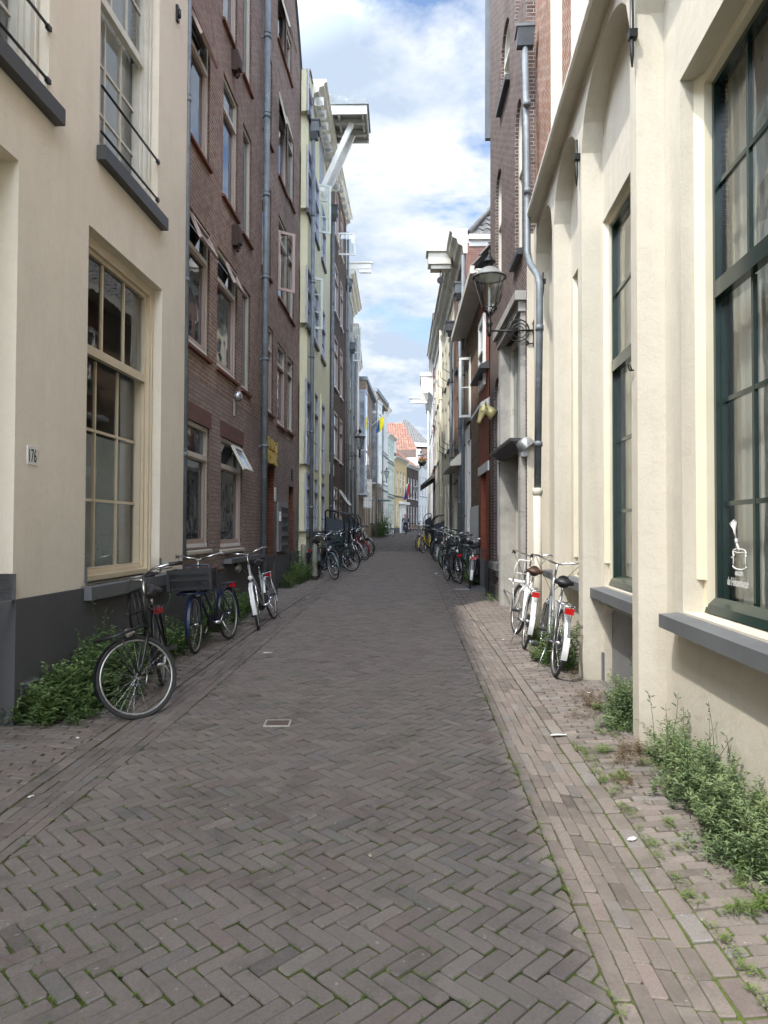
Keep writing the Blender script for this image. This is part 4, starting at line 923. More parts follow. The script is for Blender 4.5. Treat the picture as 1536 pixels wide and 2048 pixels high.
for i, w_ in enumerate(wd):
    a, c, d, e = w_; 
    b = MB(f); b.prism([(-rec-.2, d+.003), (-rec+.13, d-.025), (-rec+.13, d-.115), (-rec-.2, d-.115)], a-.12, min(c+.10, U(bays[i][1])-.002), 'u'); b.build('sill', M['stone'], rt, bevel=.006)
    b = MB(f); k = .07 if i == 3 else .045; dq = 0 if i == 3 else .085
    for (p, q) in ((a, a+k), (c-k, c)): b.box(p, q, -rec-.21+dq, -rec-.135+dq, d+.004, e)
    b.prism([(c-k, -rec-.135+dq), (c-.0, -rec-.135+dq), (c-.0, -rec-.09+dq)], d+.22, e, 'z'); b.prism([(a, -rec-.135+dq), (a+k, -rec-.135+dq), (a, -rec-.09+dq)], d+.22, e, 'z')
    b.box(a+k, c-k, -rec-.21+dq, -rec-.135+dq, e-k, e); b.build('window_frame', M['cream_paint2'], rt)
    wn = window(f, rt, (a+k, c-k, d+.01, e-k), 'green_dk', 'gclear', r=rec+.235-dq*1.3, fw=.035, fd=.05, cols=2 if i > 3 else 3, rows=3, transom=.60, upcols=2 if i > 3 else 3, uprows=2, mt=.03, tt=.11, lower_back=.02, curtain=('sheer', a-.1, c+.1, d, e+.1))
    b = MB(f); b.prism([(-rec-.19+dq, d+.11), (-rec-.14+dq, d+.06), (-rec-.125+dq, d+.006), (-rec-.20+dq, d+.006), (-rec-.20+dq, d+.11)], a+k*.6, c-k*.6, 'u'); b.build('bottom_rail', M['green_dk'], wn)
    if i == 3:
        # white drawing and lettering on the lower far pane
        g = MB(f); yo = -rec-.235-.02+.012+.004; p0, p1 = c-k-.05-.47, c-k-.05; uc = p1-.205; zb = d+.10
        def S(pts, r_=.004): g.tube([(uc+x*.95, yo+.001, zb+(y-.27)*.46+.215) for x, y in pts], r_, 5)
        ell = lambda cx, cy, rx, ry, a0, a1: [(cx+rx*math.cos(R(t)), cy+ry*math.sin(R(t))) for t in np.linspace(a0, a1, 18)]
        S(ell(0, .50, .10, .025, 75, 420)); S([(.10, .50), (.094, .42), (.092, .36), (.105, .27)]); S([(-.10, .50), (-.094, .42), (-.094, .36), (-.10, .29)]); S(ell(0, .29, .105, .045, 180, 355), .005)
        S(ell(-.125, .455, .025, .028, -60, 60)); S(ell(.115, .43, .03, .03, 110, 300))
        # dr=-1: +u is to the reader's left
        S([(.0, .50), (.04, .60)], .007); S([(.04, .60), (.05, .66)], .010)
        for q in (-.5, -.25, 0, .25, .5, .75): S([(.05, .66), (.075+q*.03, .80), (.085+q*.09, .93-abs(q)*.07)], .0025)
        v_, = (0,),
        put_text(g, 'eetcafé', .055, uc+.07, zb+.165, yo, .0006, sx=.75, dr=-1); put_text(g, 'de Heksenketel', .078, uc+.195, zb+.095, yo, .0006, sx=.66, dr=-1)
        g.build('window_lettering', M['white'], wn)
b = MB(f); b.box(bas[0]+.01, bas[1]-.01, -rec-.10, -rec-.07, -.3, bas[3]); b.build('cellar_hatch', mat('mid_grey_paint', (.17, .172, .175), .6, var=.1), rt)
b = MB(f); b.box(bas[1]-.0, bas[1]+.07, -rec, -rec+.02, -.2, .42); b.box(bas[0], bas[1], -rec-.07, -rec+.05, -.1, .14); b.build('grey_base', M['stone'], rt)
b = MB(f); b.box(bas[0], bas[1]+.06, -rec-.02, -rec+.03, .90, .962); b.build('sill_corbel', M['stone_pale'], rt)
for (px, y0, y1) in ((1273, -60, 136), (1160, 280, 372), (1091, 545, 592)):
    u, z1 = f.px(px, y0, .0); _, z0 = f.px(px, y1, .0); zm = z0+(z1-z0)*.62 if y0 > 0 else f.px(px, 50, .03)[1]; b = MB(f); b.tube([(u, .035, z0), (u, .035, z0+.1), (u, .035, z1)], [.006, .018, .016], 6); b.box(u-.03, u+.03, 0, .06, zm-.03, zm+.03); b.build('wall_anchor', M['iron'], rt)
u, z = f.px(1268, 735); b = MB(f); b.tube([(u+.025*math.cos(t), .03+.01*math.sin(t), z+.025*math.sin(t)) for t in np.linspace(0, 6.28, 14)], .005, 6); b.tube([(u, -.01, z-.02), (u, .035, z-.02)], .006, 6); b.build('ring_hook', M['iron'], rt)
# the zinc pipe that jogs round the cornice
uu = lambda px, py, o=.1: f.px(px, py, o)
def Pp(px, py, o): u, z = f.px(px, py, o); return (u, o, z)
b = MB(f); b.tube([Pp(1050, 95, .16), Pp(1054, 300, .16), Pp(1055, 505, .16), Pp(1060, 527, .15), Pp(1076, 552, .11), Pp(1079, 570, .10), Pp(1079, 650, .10), Pp(1075, 982, .10)], .046, 14)
for (px, py, o) in ((1054, 207, .16), (1055, 382, .16), (1079, 656, .10), (1077, 888, .10)): p = Vector(Pp(px, py, o)); b.tube([p-Vector((0, 0, .035)), p+Vector((0, 0, .035))], .054, 14)
dp = b.build('drainpipe', M['zinc'], rt)
b = MB(f); p = Vector(Pp(1075, 985, .10)); b.tube([p+Vector((0, 0, .06)), p, p-Vector((0, 0, .06))], [.07, .07, .05], 14); b.tube([p-Vector((0, 0, .04)), (p.x, .1, -.1)], .055, 14); b.build('pipe_foot', M['cream_r'], dp)
p = Vector(Pp(1050, 95, .16)); b = MB(f); b.prism([(p.x-.06, p.z), (p.x+.06, p.z), (p.x+.14, p.z+.22), (p.x-.14, p.z+.22)], .04, .28, 'o'); b.box(p.x-.16, p.x+.16, .03, .30, p.z+.22, p.z+.26); b.build('rainwater_head', M['zinc_dk'], dp)
# ---- brown brick house with stone doorway
f, rt = house('stone_door_house', 'tall brown brick house with arched windows and grey stone doorway behind the lantern', P0=(2.135, 10.83), P1=(2.20, 15.0), side=-1); R2 = f; W_ = f.W
def WR(pl, yt, yb, pr): a = f.W(pr, yt, yb, pl); q = f.W(pl, yt, yb, pr); return (min(q[0], q[1]), max(q[0], q[1]), q[2], q[3])
dw = WR(1009, 660, 1215, 1046)
up = [WR(1002, 85, 218, 1019), WR(1030, 225, 527, 1044), WR(991, 362, 590, 1003), WR(988, 765, 1120, 1000)]
zt = 13.2; dz = f.px(1009, 905)[1]; b = MB(f)
hol = [up[0]+(.45, .2), up[1]+(.45, .2), up[2]+(.35, .2), up[3]+(.3, .2), (dw[0], dw[1], -.3, dw[3]-.25, 0, .3)]
hol += [(up[1][0], up[1][1], 10.0, 12.0, .4, .2)]
wall(b, 0, f.L, .55, zt, hol); shell(b, f.L, -.3, 9.4, 7, roof=False); b.face([(f.L, -7, 9.4), (f.L-1.6, -7, zt), (0, -7, zt), (0, -7, 9.4)])
b.face([(0, 0, zt), (0, -7, zt), (f.L, -7, zt), (f.L, 0, zt)]); b.face([(0, 0, 9.4), (0, -7, 9.4), (0, -7, zt), (0, 0, zt)]); b.face([(f.L, 0, 9.4), (f.L, 0, zt), (f.L, -7, zt), (f.L, -7, 9.4)])
b.build('wall', M['brick_r2'], rt)
b = MB(f); b.box(f.L-.02, f.L+.10, -.3, .10, f.px(977, 292)[1], zt+.1); b.build('barge_board', M['zinc_dk'], rt)
b = MB(f); wall(b, 0, f.L, -.3, .55, [(dw[0]-.24, dw[1]+.24, -.3, 1, 0, .3)], o=.03); b.face([(0, 0, .55), (f.L, 0, .55), (f.L, .03, .55), (0, .03, .55)]); b.build('plinth', M['plinth'], rt)
for i in range(4):
    q = up[i]; window(f, rt, q, 'offwhite' if i != 3 else 'white', 'gdark', r=.16, fw=.09, fd=.10, transom=.55, rise=[.45, .45, .35, .3][i], cols=2 if i < 3 else 1, rows=1, sill=('stone_dark', .09, .09, .08))
window(f, rt, (up[1][0], up[1][1], 10.0, 12.0), 'offwhite', 'gdark', r=.16, fw=.08, rise=.4, transom=.5)
b = MB(f); zz = [-.3, .5, 1.0, 1.45, 1.9, 2.4, 2.75]
for s_ in (0, 1):
    uu0 = dw[0]-.22 if s_ == 0 else dw[1]; 
    for k in range(6): b.box(uu0, uu0+.22, .0, .075, zz[k]+.006, zz[k+1]-.006)
    b.box(uu0+.003, uu0+.217, .0, .068, -.3, dw[3]-.3)
    b.box(uu0, uu0+.22, .0, .075, 2.75, dw[3]-.28)
b.box(dw[0]-.30, dw[1]+.30, -.02, .17, dw[3]-.14, dw[3]); b.box(dw[0]-.25, dw[1]+.25, -.02, .11, dw[3]-.30, dw[3]-.14)
b.box(dw[0], dw[0]+.02, -.3, -.001, -.3, dw[3]-.3); b.box(dw[1]-.02, dw[1], -.3, -.001, -.3, dw[3]-.3)
b.build('stone_surround', M['stone_pale'], rt, bevel=.004)
b = MB(f); b.box(dw[0]-.22, dw[1]+.22, -.15, .24, dz-.05, dz+.0); b.prism([(.0, dz-.05), (.20, dz-.05), (.05, dz-.16), (0, dz-.16)], dw[0]-.16, dw[1]+.16, 'u'); b.build('door_canopy', M['stone_dark'], rt)
b = MB(f); b.box(dw[0]+.01, dw[1]-.01, -.26, -.2, .25, dz-.35); dd = b.build('door', M['offwhite'], rt); b = MB(f); b.lathe((dw[0]+.12, -.2, 1.2), [(0, .06), (.03, .05), (.03, .03), (.01, 0)], 12, (0, 1, 0)); b.build('door_knob', M['iron'], dd)
window(f, rt, (dw[0]+.02, dw[1]-.02, dz+.05, dw[3]-.33), 'offwhite', 'gdark', r=.16, fw=.09, cols=1, rows=1)
b = MB(f); uu_ = dw[0]-.36; b.lathe((uu_, 0, dz-.16), [(0, .15), (.06, .15), (.11, .12), (.13, .06), (.13, 0)], 18, (.0, .6, .8)); b.box(uu_-.04, uu_+.04, 0, .1, dz-.30, dz-.12); b.build('wall_lamp', M['galv'], rt)
b = MB(f); u, z = f.px(992, 1122); q = up[3]; b.box(q[0]-.08, q[1]+.08, .0, .10, q[2]-.16, q[2]-.02); b.build('sill', M['stone'], rt)
b = MB(f)
for k in range(3): b.box(q[0]+.1+k*.17, q[0]+.17+k*.17, .001, .006, .72, .88)
b.build('vent_slots', M['white'], rt)
# ---- low house: glazed orange pier, rough brick, tiled roof
f, rt = house('weathered_low_house', 'low house of rough weathered brick with grey pantile roof and an orange brick door pier', P0=(2.20, 15.02), P1=(2.32, 20.6), side=-1); R3 = f
UP = lambda px, py=900: f.px(px, py)[0]
uA, uB, uC = UP(960), UP(944), UP(931); ze = 7.1
ddr = (.55, min(1.5, uA-.15), .1, 3.0)
wn3 = [(uB+.25, uB+.95, 1.2, 4.0), (uB+1.35, f.L-.25, 1.3, 4.0), (uB+.3, uB+1.0, 4.6, 6.2)]
b = MB(f); wall(b, 0, uA, .95, ze, [(ddr[0], ddr[1], .95, ddr[3], .0, .35)], o=.02); b.face([(uA, .02, .9), (uA, -.3, .9), (uA, -.3, ze), (uA, .02, ze)]); b.build('orange_brick_pier', M['brick_glaze'], rt)
b = MB(f); wall(b, uA, f.L, .95, ze, [w_+(0, .15) for w_ in wn3]); shell(b, f.L, 0, ze-.05, 7); b.build('wall', M['brick_rough'], rt)
b = MB(f); wall(b, uA+.01, uB+.25, .9, 2.2, [], o=.03); wall(b, uB+.2, f.L, .9, 4.4, [(w_[0], w_[1], w_[2], w_[3], 0, .15) for w_ in wn3[:2]], o=.032); b.build('render', M['white_r'], rt)
b = MB(f); wall(b, 0, f.L, -.2, .95, [(ddr[0], ddr[1], -.2, 1.2, 0, .35)], o=.045); b.build('plinth', M['plinth'], rt)
for w_ in wn3: window(f, rt, w_, 'white', 'gdark', r=.06, fw=.1, transom=.7, sill=('stone', .08, .08, .05))
b = MB(f); b.box(ddr[0], ddr[1], -.3, -.25, .3, ddr[3]); b.build('door', M['white'], rt)
window(f, rt, (.5, 1.5, 4.75, 6.3), 'white', 'gdark', r=.04, fw=.12, transom=.5, o=.07)
b = MB(f); b.box(-.0, uA+.02, .02, .05, 2.86, 3.06); b.build('white_band', M['white'], rt)
b = MB(f); b.prism([(.0, 4.20), (.20, 4.20), (.20, 4.27), (0, 4.40)], .05, uA+.1, 'u'); b.build('door_canopy', M['white'], rt)
b = MB(f); b.prism([(.0, 5.0), (.22, 5.0), (.22, 5.06), (0, 5.2)], .05, uA+.1, 'u'); b.build('string_course', M['stone_dark'], rt)
b = MB(f); b.box(ddr[0]-.1, ddr[1]+.1, .04, .35, .22, .36); b.build('doorstep', M['stone'], rt)
b = MB(f)
for k in range(9): b.box(.0+k*f.L/9+.01, (k+1)*f.L/9-.01, -.02, .33, ze-.10, ze-.05)
b.box(0, f.L, .33, .42, ze-.12, ze+.04); b.box(0, f.L, -.02, .3, ze-.05, ze-.02); b.build('eaves', M['offwhite'], rt)
roof_tiles(f, rt, 0, f.L, .38, ze, -3.2, ze+4.6, 'tile_g', 18, amp=.035)
b = MB(f); b.tube([(f.L-.02, .35, ze+.05), (f.L-.02, -3.2, ze+4.68)], .09, 8); b.build('verge_tiles', M['tile_g'], rt)
pipe(f, rt, f.L-.25, .3, f.px(925, 545)[1], .05, .1, collars=(2, 4, 6), m='zinc')
casement(f, rt, uB+.35, 4.6, 6.2, .34, 75, hinge=-1, fm='white', rows=2)
# golden ox head
u, z = f.px(958, 822, .3)
og = empty('ox_head', f(u, 0, z), label='gilded ox head mounted on the wall above the orange brick pier', cat='ox head')
class T2:
    side = -1
    def __call__(s, x, y, zz): return f(u+x*.85, y*.8, z+zz*.85)
b = MB(T2()); 
b.tube([(0, 0, -.10), (0, .10, -.02), (0, .20, .05), (0, .26, .06)], [.15, .125, .105, .07], 14); b.tube([(0, .17, .15), (0, .21, .11), (0, .27, .02), (0, .32, -.10), (0, .36, -.20), (0, .38, -.27), (0, .385, -.30)], [.03, .095, .105, .078, .058, .062, .03], 14)
b.build('head', M['gold'], og); hd = og.children[0]
b = MB(T2())
for s_ in (-1, 1):
    b.tube([(s_*.07, .22, .12), (s_*.15, .22, .16), (s_*.20, .26, .24)], [.03, .022, .006], 8); b.tube([(s_*.10, .20, .07), (s_*.19, .19, .05)], [.03, .01], 8)
b.build('horns_and_ears', M['gold'], og)
b = MB(T2())
for s_ in (-1, 1): b.lathe((s_*.085, .31, -.03), [(0, .02), (.02, .01), (.02, -.01)], 10, (s_, .6, 0))
b.lathe((0, .40, -.24), [(0, .02), (.05, 0), (.055, -.02)], 12, (0, 1, -.5)); b.build('eyes_and_muzzle', M['iron'], og)
# ---- pink brick with big cornice and hoist beam
f, rt = house('hoist_cornice_house', 'pinkish brick house under a deep white cornice with jutting hoist beam', P0=(2.32, 20.62), P1=(2.37, 24.5), side=-1); R4 = f; zt = 9.55
cl = [(.55, 1.25), (2.3, 3.0)]; rw = [(4.3, 5.9), (6.8, 8.4)]
b = MB(f); hol = [(a, c, d, e, 0, .2) for a, c in cl for d, e in rw]; wall(b, 0, f.L, 4.0, zt, hol); shell(b, f.L, 0, zt+.3, 8); b.build('wall', M['brick_pink'], rt)
for h in hol: window(f, rt, h[:4], 'offwhite', 'gdark', r=.15, fw=.07, transom=.6, sill=('stone_dark', .08, .1, .05))
b = MB(f); wall(b, 0, f.L, 0, 4.0, [(.4, 1.4, .5, 3.3, 0, .1), (1.9, 3.5, .9, 3.3, 0, .1)], o=.03); b.build('shopfront', M['cream_f'], rt)
window(f, rt, (.4, 1.4, .5, 3.3), 'offwhite', 'gdark', r=.08, transom=.75); window(f, rt, (1.9, 3.5, .9, 3.3), 'offwhite', 'gdark', r=.08, transom=.75, cols=3)
b = MB(f); b.prism([(0, 3.5), (.42, 3.45), (.42, 3.56), (.25, 3.72), (0, 3.95)], .2, f.L-.1, 'u'); b.build('shop_cornice', M['offwhite'], rt)
b = MB(f); b.tube([(1.0+.42*math.cos(t), .35+.25*math.cos(t), 3.35+.42*math.sin(t)) for t in np.linspace(1.6, 4.4, 16)], .02, 8); b.build('hanging_hoop', M['iron'], rt)
CB = [(-.05, 0), (-.05, .72), (.46, .72), (.46, .64), (.40, .62), (.38, .48), (.26, .42), (.22, .28), (.10, .22), (.06, 0)]
cornice(f, rt, 0, f.L, zt, CB, 'offwhite')
hf = F((2.42, 20.66), (7.5, 20.66), 1); roof_tiles(hf, rt, 0, 5, 0, zt+.55, -2.0, zt+3.6, 'tile_g', 15, uo=(2.2, 0), amp=.04, name='hipped_tile_roof')
b = MB(hf); b.box(-.02, 5, .0, .14, zt+.38, zt+.52); b.box(0, 5, -.02, .06, zt+.2, zt+.38); b.build('gutter', M['white'], rt)
b = MB(hf); b.tube([(0, .02, zt+.6), (2.2, -2.0, zt+3.68)], .08, 8); b.build('hip_tiles', M['tile_g'], rt)
b = MB(f); b.box(1.5, 2.0, .3, 1.0, zt+.25, zt+.72); b.box(1.42, 2.08, .3, 1.06, zt+.62, zt+.74); b.box(1.56, 1.94, .3, .92, zt+.12, zt+.27); hb = b.build('hoist_beam', M['offwhite'], rt)
b = MB(f); b.tube([(1.75, .62, zt+.13), (1.75, .62, zt-.1)], .015); b.tube([(1.72, .62, zt-.18), (1.78, .62, zt-.18)], .10, 14); b.build('pulley', M['iron'], hb)
pipe(f, rt, .5, .4, 8.4, .055, .12, hop=True, collars=(2.4, 4.6, 6.6)); pipe(f, rt, f.L-.12, .4, 8.2, .05, .12, hop=True, collars=(2.4, 4.6, 6.6))
f, rt = front('cream_cornice_house', 'cream house with deep cornice continuing that of the pink brick house', (2.37, 24.52), (2.44, 29.5), -1, 9.55, 'cream_f', 'offwhite', 'gdark', [(.1, .26), (.42, .58), (.74, .9)], [(1.3, 3.4), (4.6, 6.4), (7.2, 8.8)], corn=CB, cm_='offwhite', r=.08)
b = MB(f)
for k in (1.2, 2.7, 4.2): b.tube([(k, .05, 4.6), (k, .32, 4.75), (k, .32, 5.1)], .012); b.tube([(k, .05, 7.2), (k, .3, 7.35), (k, .3, 7.6)], .012)
b.build('shutter_hook', M['iron'], rt)
f, rt = front('cream_frieze_house', 'cream rendered house with separate lower cornice and cream drainpipe, third past the lantern', (2.44, 29.52), (2.62, 37), -1, 9.9, 'cream_f', 'white', 'gdark', [(.08, .2), (.34, .46), (.58, .70), (.82, .94)], [(1.5, 3.8), (4.8, 6.7), (7.5, 9.1)], corn=CB, cm_='offwhite', r=.1)
pipe(f, rt, .3, .5, 9.9, .06, .12, m='cream_paint2', collars=(3, 5, 7))
f, rt = front('maroon_house', 'narrow maroon brick house with white stone bands over a dark awning', (2.62, 37.02), (2.84, 42), -1, 10.6, 'brick_maroon', 'white', 'gdark', [(.12, .32), (.44, .6), (.72, .9)], [(1.7, 3.7), (5.0, 6.8), (7.6, 9.4)], corn=CORN_S, r=.06)
b = MB(f)
for k in range(5):
    b.box(.0, .25, 0, .04, 4.9+k*1.15, 5.2+k*1.15); b.box(f.L-.25, f.L, 0, .04, 4.9+k*1.15, 5.2+k*1.15); b.box(1.7, 2.1, 0, .04, 4.9+k*1.15, 5.1+k*1.15)
b.build('stone_block', M['white'], rt)
b = MB(f); b.prism([(.02, 4.5), (.75, 3.9), (.75, 3.82), (.02, 4.3)], .1, f.L-.1, 'u'); b.build('awning', M['stone'], rt)
f, rt = front('hooded_white_house', 'white house with projecting hoist hood high under the eaves beyond the maroon front', (2.84, 42.02), (3.15, 50), -1, 9.4, 'white_r', 'white', 'gdark', [(.08, .2), (.34, .46), (.58, .70), (.82, .94)], [(1.8, 4), (5.0, 6.8), (7.5, 8.9)], corn=CORN_S, r=.1)
b = MB(f); b.box(.2, 3.0, 0, .75, 10.6, 10.8); b.box(.25, .35, 0, .7, 9.6, 10.6); b.box(2.85, 2.95, 0, .7, 9.6, 10.6)
for k in range(9): b.box(.3+k*.3, .42+k*.3, .05, .7, 10.45, 10.6)
b.prism([(0, 9.5), (.62, 10.5), (.70, 10.6), (0, 10.6)], .35, 2.85, 'u'); b.build('hoist_hood', M['offwhite'], rt)
b = MB(f); b.box(4.5, 4.8, 0, 1.3, 9.75, 10.05); b.box(4.4, 4.9, 0, 1.4, 10.05, 10.12); b.build('hoist_beam', M['white'], rt)
pipe(f, rt, 5.5, .7, 9.4, .07, .14, m='white')
f, rt = front('pilastered_white_house', 'white pilastered house with stepped cornice, last on the right before the bend', (3.15, 50.02), (3.7, 57), -1, 10.6, 'white_r', 'white', 'gdark', [(.1, .22), (.4, .52), (.7, .82)], [(2, 4.2), (5.2, 7), (7.8, 9.6)], corn=CORN, r=.1)
f, rt = front('bend_house', 'white rendered house on the inside of the bend', (3.7, 57.02), (7, 68), -1, 10, 'white_r', 'white', 'gdark', [(.1, .22), (.4, .52), (.7, .82)], [(2, 4.2), (5.2, 7), (7.8, 9.3)], corn=CORN_S, r=.1)
# ================================================================ bicycles
def mcol(name, c, **k): return mat(name, c, k.pop('rough', .35), var=k.pop('var', .12), vs=8, **k)
PAINT = dict(black=mcol('black_bike_paint', (.012, .012, .014)), navy=mcol('navy_bike_paint', (.010, .018, .05)), silver=mcol('silver_bike_paint', (.34, .35, .36), metal=.5), white=mcol('white_bike_paint', (.72, .72, .70)), teal=mcol('grey_blue_bike_paint', (.06, .10, .12)), red=mcol('dark_red_bike_paint', (.22, .015, .02)), green=mcol('dark_green_bike_paint', (.015, .04, .025)), yellow=mcol('yellow_bike_paint', (.62, .45, .03)))
M['tyre'] = mat('worn_tyre', (.030, .029, .028), .85, var=.25, vs=12); M['tyre_c'] = mat('cream_tyre', (.50, .44, .33), .8); M['brown_l'] = mat('brown_leather', (.06, .025, .015), .5); M['blk_pl'] = mat('black_plastic', (.015, .015, .016), .5); M['redlamp'] = mat('red_reflector', (.45, .01, .01), .2); M['whitepl'] = mat('white_mudguard_tip', (.75, .75, .74), .4); M['orange'] = mat('orange_reflector', (.7, .22, .02), .3); M['lampface'] = mat('lamp_lens', (.65, .66, .64), .15); M['rim'] = mat('grey_metal_rim', (.48, .48, .47), .3, metal=.75, var=.2, vs=20)
WR_ = .335; WB = 1.10
def torus(b, c, r, t, ax=(0, 1, 0), n=40, m=8, a0=0, a1=2*math.pi):
    A = Vector(ax).normalized(); U_ = Vector((1, 0, 0)) if abs(A.x) < .9 else Vector((0, 0, 1)); U_ = (U_-A*U_.dot(A)).normalized(); V_ = A.cross(U_)
    full = a1-a0 > 6.28; k = n if full else n+1
    b.tube([Vector(c)+(U_*math.cos(a0+(a1-a0)*i/n)+V_*math.sin(a0+(a1-a0)*i/n))*r for i in range(k)], t, m, closed=full)
def make_bike(label, paint='black', step=True, front_rack=False, rear_rack=True, steer=0, crate=False, tyre='tyre', saddle='blk_pl', guard='same', tip=False, simple=False, bars='up', lamp=True, kid=False):
    P = PAINT[paint]; rt = empty('bicycle', (0, 0, 0), label=label, cat='bicycle')
    nm = 24 if simple else 44; sm = 5 if simple else 8; r = WR_
    ax_r, ax_f = Vector((0, 0, r)), Vector((WB, 0, r)); bb = Vector((.46, 0, .28)); st = Vector((.30, 0, .80)); ht_t = Vector((.86, 0, .90)); ht_b = Vector((.905, 0, .70)); sa = (ht_b-ht_t).normalized()
    b = MB(I); t = .016
    b.tube([bb, st], .016, sm); b.tube([ht_t+sa*-.03, ht_b+sa*.02], .021, sm)
    if step: b.tube([ht_b+Vector((-.01, 0, .01)), (.70, 0, .42), (.56, 0, .30), bb], t, sm); b.tube([ht_t+sa*.05, (.66, 0, .62), (.52, 0, .44), (.40, 0, .48)], .013, sm)
    else: b.tube([ht_b, bb], .018, sm); b.tube([ht_t+sa*.03, (.315, 0, .76)], .016, sm)
    for y in (-.055, .055):
        b.tube([bb+Vector((0, y*.6, 0)), ax_r+Vector((0, y, 0))], .010, sm); b.tube([(.31, y*.4, .72), ax_r+Vector((0, y, 0))], .009, sm)
    b.build('frame', P, rt)
    b = MB(I); b.tube([st, (.285, 0, .90)], .013, sm); b.build('seat_post', M['chrome'], rt)
    b = MB(I); b.lathe((.27, 0, .93), [(0, .045), (.06, .04), (.105, .015), (.10, -.02), (.0, -.03)], 14); n0 = len(b.v)
    b.tube([(.30, 0, .935), (.40, 0, .945), (.50, 0, .935), (.535, 0, .925)], [.07, .05, .028, .015], 10); b.build('saddle', M[saddle], rt)
    # wheels
    def wheel(name, c, X=lambda p: Vector(p)):
        w_ = MB(I)
        hub = Vector(c); w_.tube([X(hub+Vector((0, -.045, 0))), X(hub+Vector((0, .045, 0)))], .02, 8)
        ns = 16 if simple else 32
        for i in range(ns):
            a = 2*math.pi*i/ns; s_ = 1 if i % 2 else -1; a2 = a+s_*.5*(1 if i % 4 < 2 else -1)
            w_.tube([X(hub+Vector((.018*math.cos(a2), .03*s_, .018*math.sin(a2)))), X(hub+Vector(((r-.045)*math.cos(a), 0, (r-.045)*math.sin(a))))], .0013 if not simple else .0022, 3, caps=False)
        wo = w_.build(name, M['chrome'], rt)
        q = MB(I); pts = [X(hub+Vector(((r-.037)*math.cos(a), 0, (r-.037)*math.sin(a)))) for a in np.linspace(0, 2*math.pi, nm, endpoint=False)]; q.tube(pts, .0095, 6, closed=True); q.build('rim', M['rim'], wo)
        q = MB(I); pts = [X(hub+Vector(((r-.014)*math.cos(a), 0, (r-.014)*math.sin(a)))) for a in np.linspace(0, 2*math.pi, nm, endpoint=False)]; q.tube(pts, .0185, 7, closed=True); q.build('tyre', M[tyre], wo)
        if tyre == 'tyre_c': pass
        return wo
    wheel('rear_wheel', ax_r)
    A = R(steer); Rm = Matrix.Rotation(A, 3, sa*-1)
    def X(p): return ht_b+Rm @ (Vector(p)-ht_b)
    wheel('front_wheel', ax_f, X)
    b = MB(I)
    for y in (-.05, .05): b.tube([X((.92, y*.5, .66)), X((.955, y, .60)), X((1.05, y, .42)), X(ax_f+Vector((0, y, 0)))], [.014, .014, .011, .009], sm)
    b.tube([X((.92, -.04, .665)), X((.92, .04, .665))], .014, sm); b.build('fork', P if paint != 'silver' else M['chrome'], rt)
    def fender(name, c, a0, a1, X_, m_):
        q = MB(I); n = 18; rr = r+.018
        for i in range(n):
            for (y0, y1, h0, h1) in ((-.028, 0, -.008, 0), (0, .028, 0, -.008)):
                p = []
                for (aa, yy, hh) in ((i, y0, h0), (i+1, y0, h0), (i+1, y1, h1), (i, y1, h1)):
                    an = a0+(a1-a0)*aa/n; p.append(X_(Vector(c)+Vector(((rr+hh)*math.cos(an), yy, (rr+hh)*math.sin(an)))))
                q.face(p, True)
        o = q.build(name, m_, rt); return o
    gm_ = P if guard == 'same' else M[guard]; idt = lambda p: Vector(p)
    fender('mudguard', ax_r, R(20), R(195), idt, gm_); fender('mudguard', ax_f, R(-15), R(125), X, gm_)
    if tip:
        q = MB(I)
        n = 8
        for i in range(n):
            an, an2 = R(162+36*i/n), R(162+36*(i+1)/n); q.face([(  (r+.021)*math.cos(an), -.03, r+(r+.021)*math.sin(an)), ((r+.021)*math.cos(an2), -.03, r+(r+.021)*math.sin(an2)), ((r+.021)*math.cos(an2), .03, r+(r+.021)*math.sin(an2)), ((r+.021)*math.cos(an), .03, r+(r+.021)*math.sin(an))], True)
        q.build('mudguard_tip', M['whitepl'], rt)
    if rear_rack:
        b = MB(I); z = .735
        for y in (-.06, -.02, .02, .06): b.tube([(.24, y, z), (-.22, y, z)], .005, 5)
        for x in (.2, 0, -.22): b.tube([(x, -.065, z), (x, .065, z)], .006, 5)
        for y in (-.065, .065): b.tube([(-.10, y, z), (0, y, r)], .006, 5)
        b.build('luggage_rack', M['chrome'] if paint in ('silver', 'white') else P, rt)
    b = MB(I); b.box(-.255, -.235, -.045, .045, .66, .72); b.build('rear_lamp', M['redlamp'], rt)
    # handlebar
    b = MB(I); top = ht_t+sa*-.03
    b.tube([X(top), X(top+sa*-.16)], .012, sm); h = top+sa*-.16
    if bars == 'up': L_ = [(0, 0, 0), (.03, .12, .03), (.0, .24, .06), (-.12, .29, .055), (-.24, .30, .04)]
    else: L_ = [(0, 0, 0), (.02, .14, .01), (-.02, .24, .02), (-.14, .29, .02)]
    for s_ in (-1, 1): b.tube([X(h+Vector((x, y*s_, z))) for x, y, z in L_], .011, sm)
    hb = b.build('handlebar', M['chrome'] if paint != 'black' else M['chrome'], rt)
    for s_ in (-1, 1): b = MB(I); p, q = Vector(L_[-1]), Vector(L_[-2]); p.y *= s_; q.y *= s_; b.tube([X(h+p), X(h+p+(q-p)*.95)], .017, sm); b.build('grip', M['blk_pl'], hb)
    b = MB(I)
    for s_ in (-1, 1): b.tube([X(h+Vector((-.02, .25*s_, .05))), X(h+Vector((.05, .22*s_, .0))), X(ht_b+Vector((.03, .02*s_, .08)))], .003, 4, caps=False); b.tube([X(h+Vector((-.02, .26*s_, .04))), X(h+Vector((-.14, .31*s_, .02)))], .006, 4)
    b.build('brake_cable', M['blk_pl'], hb)
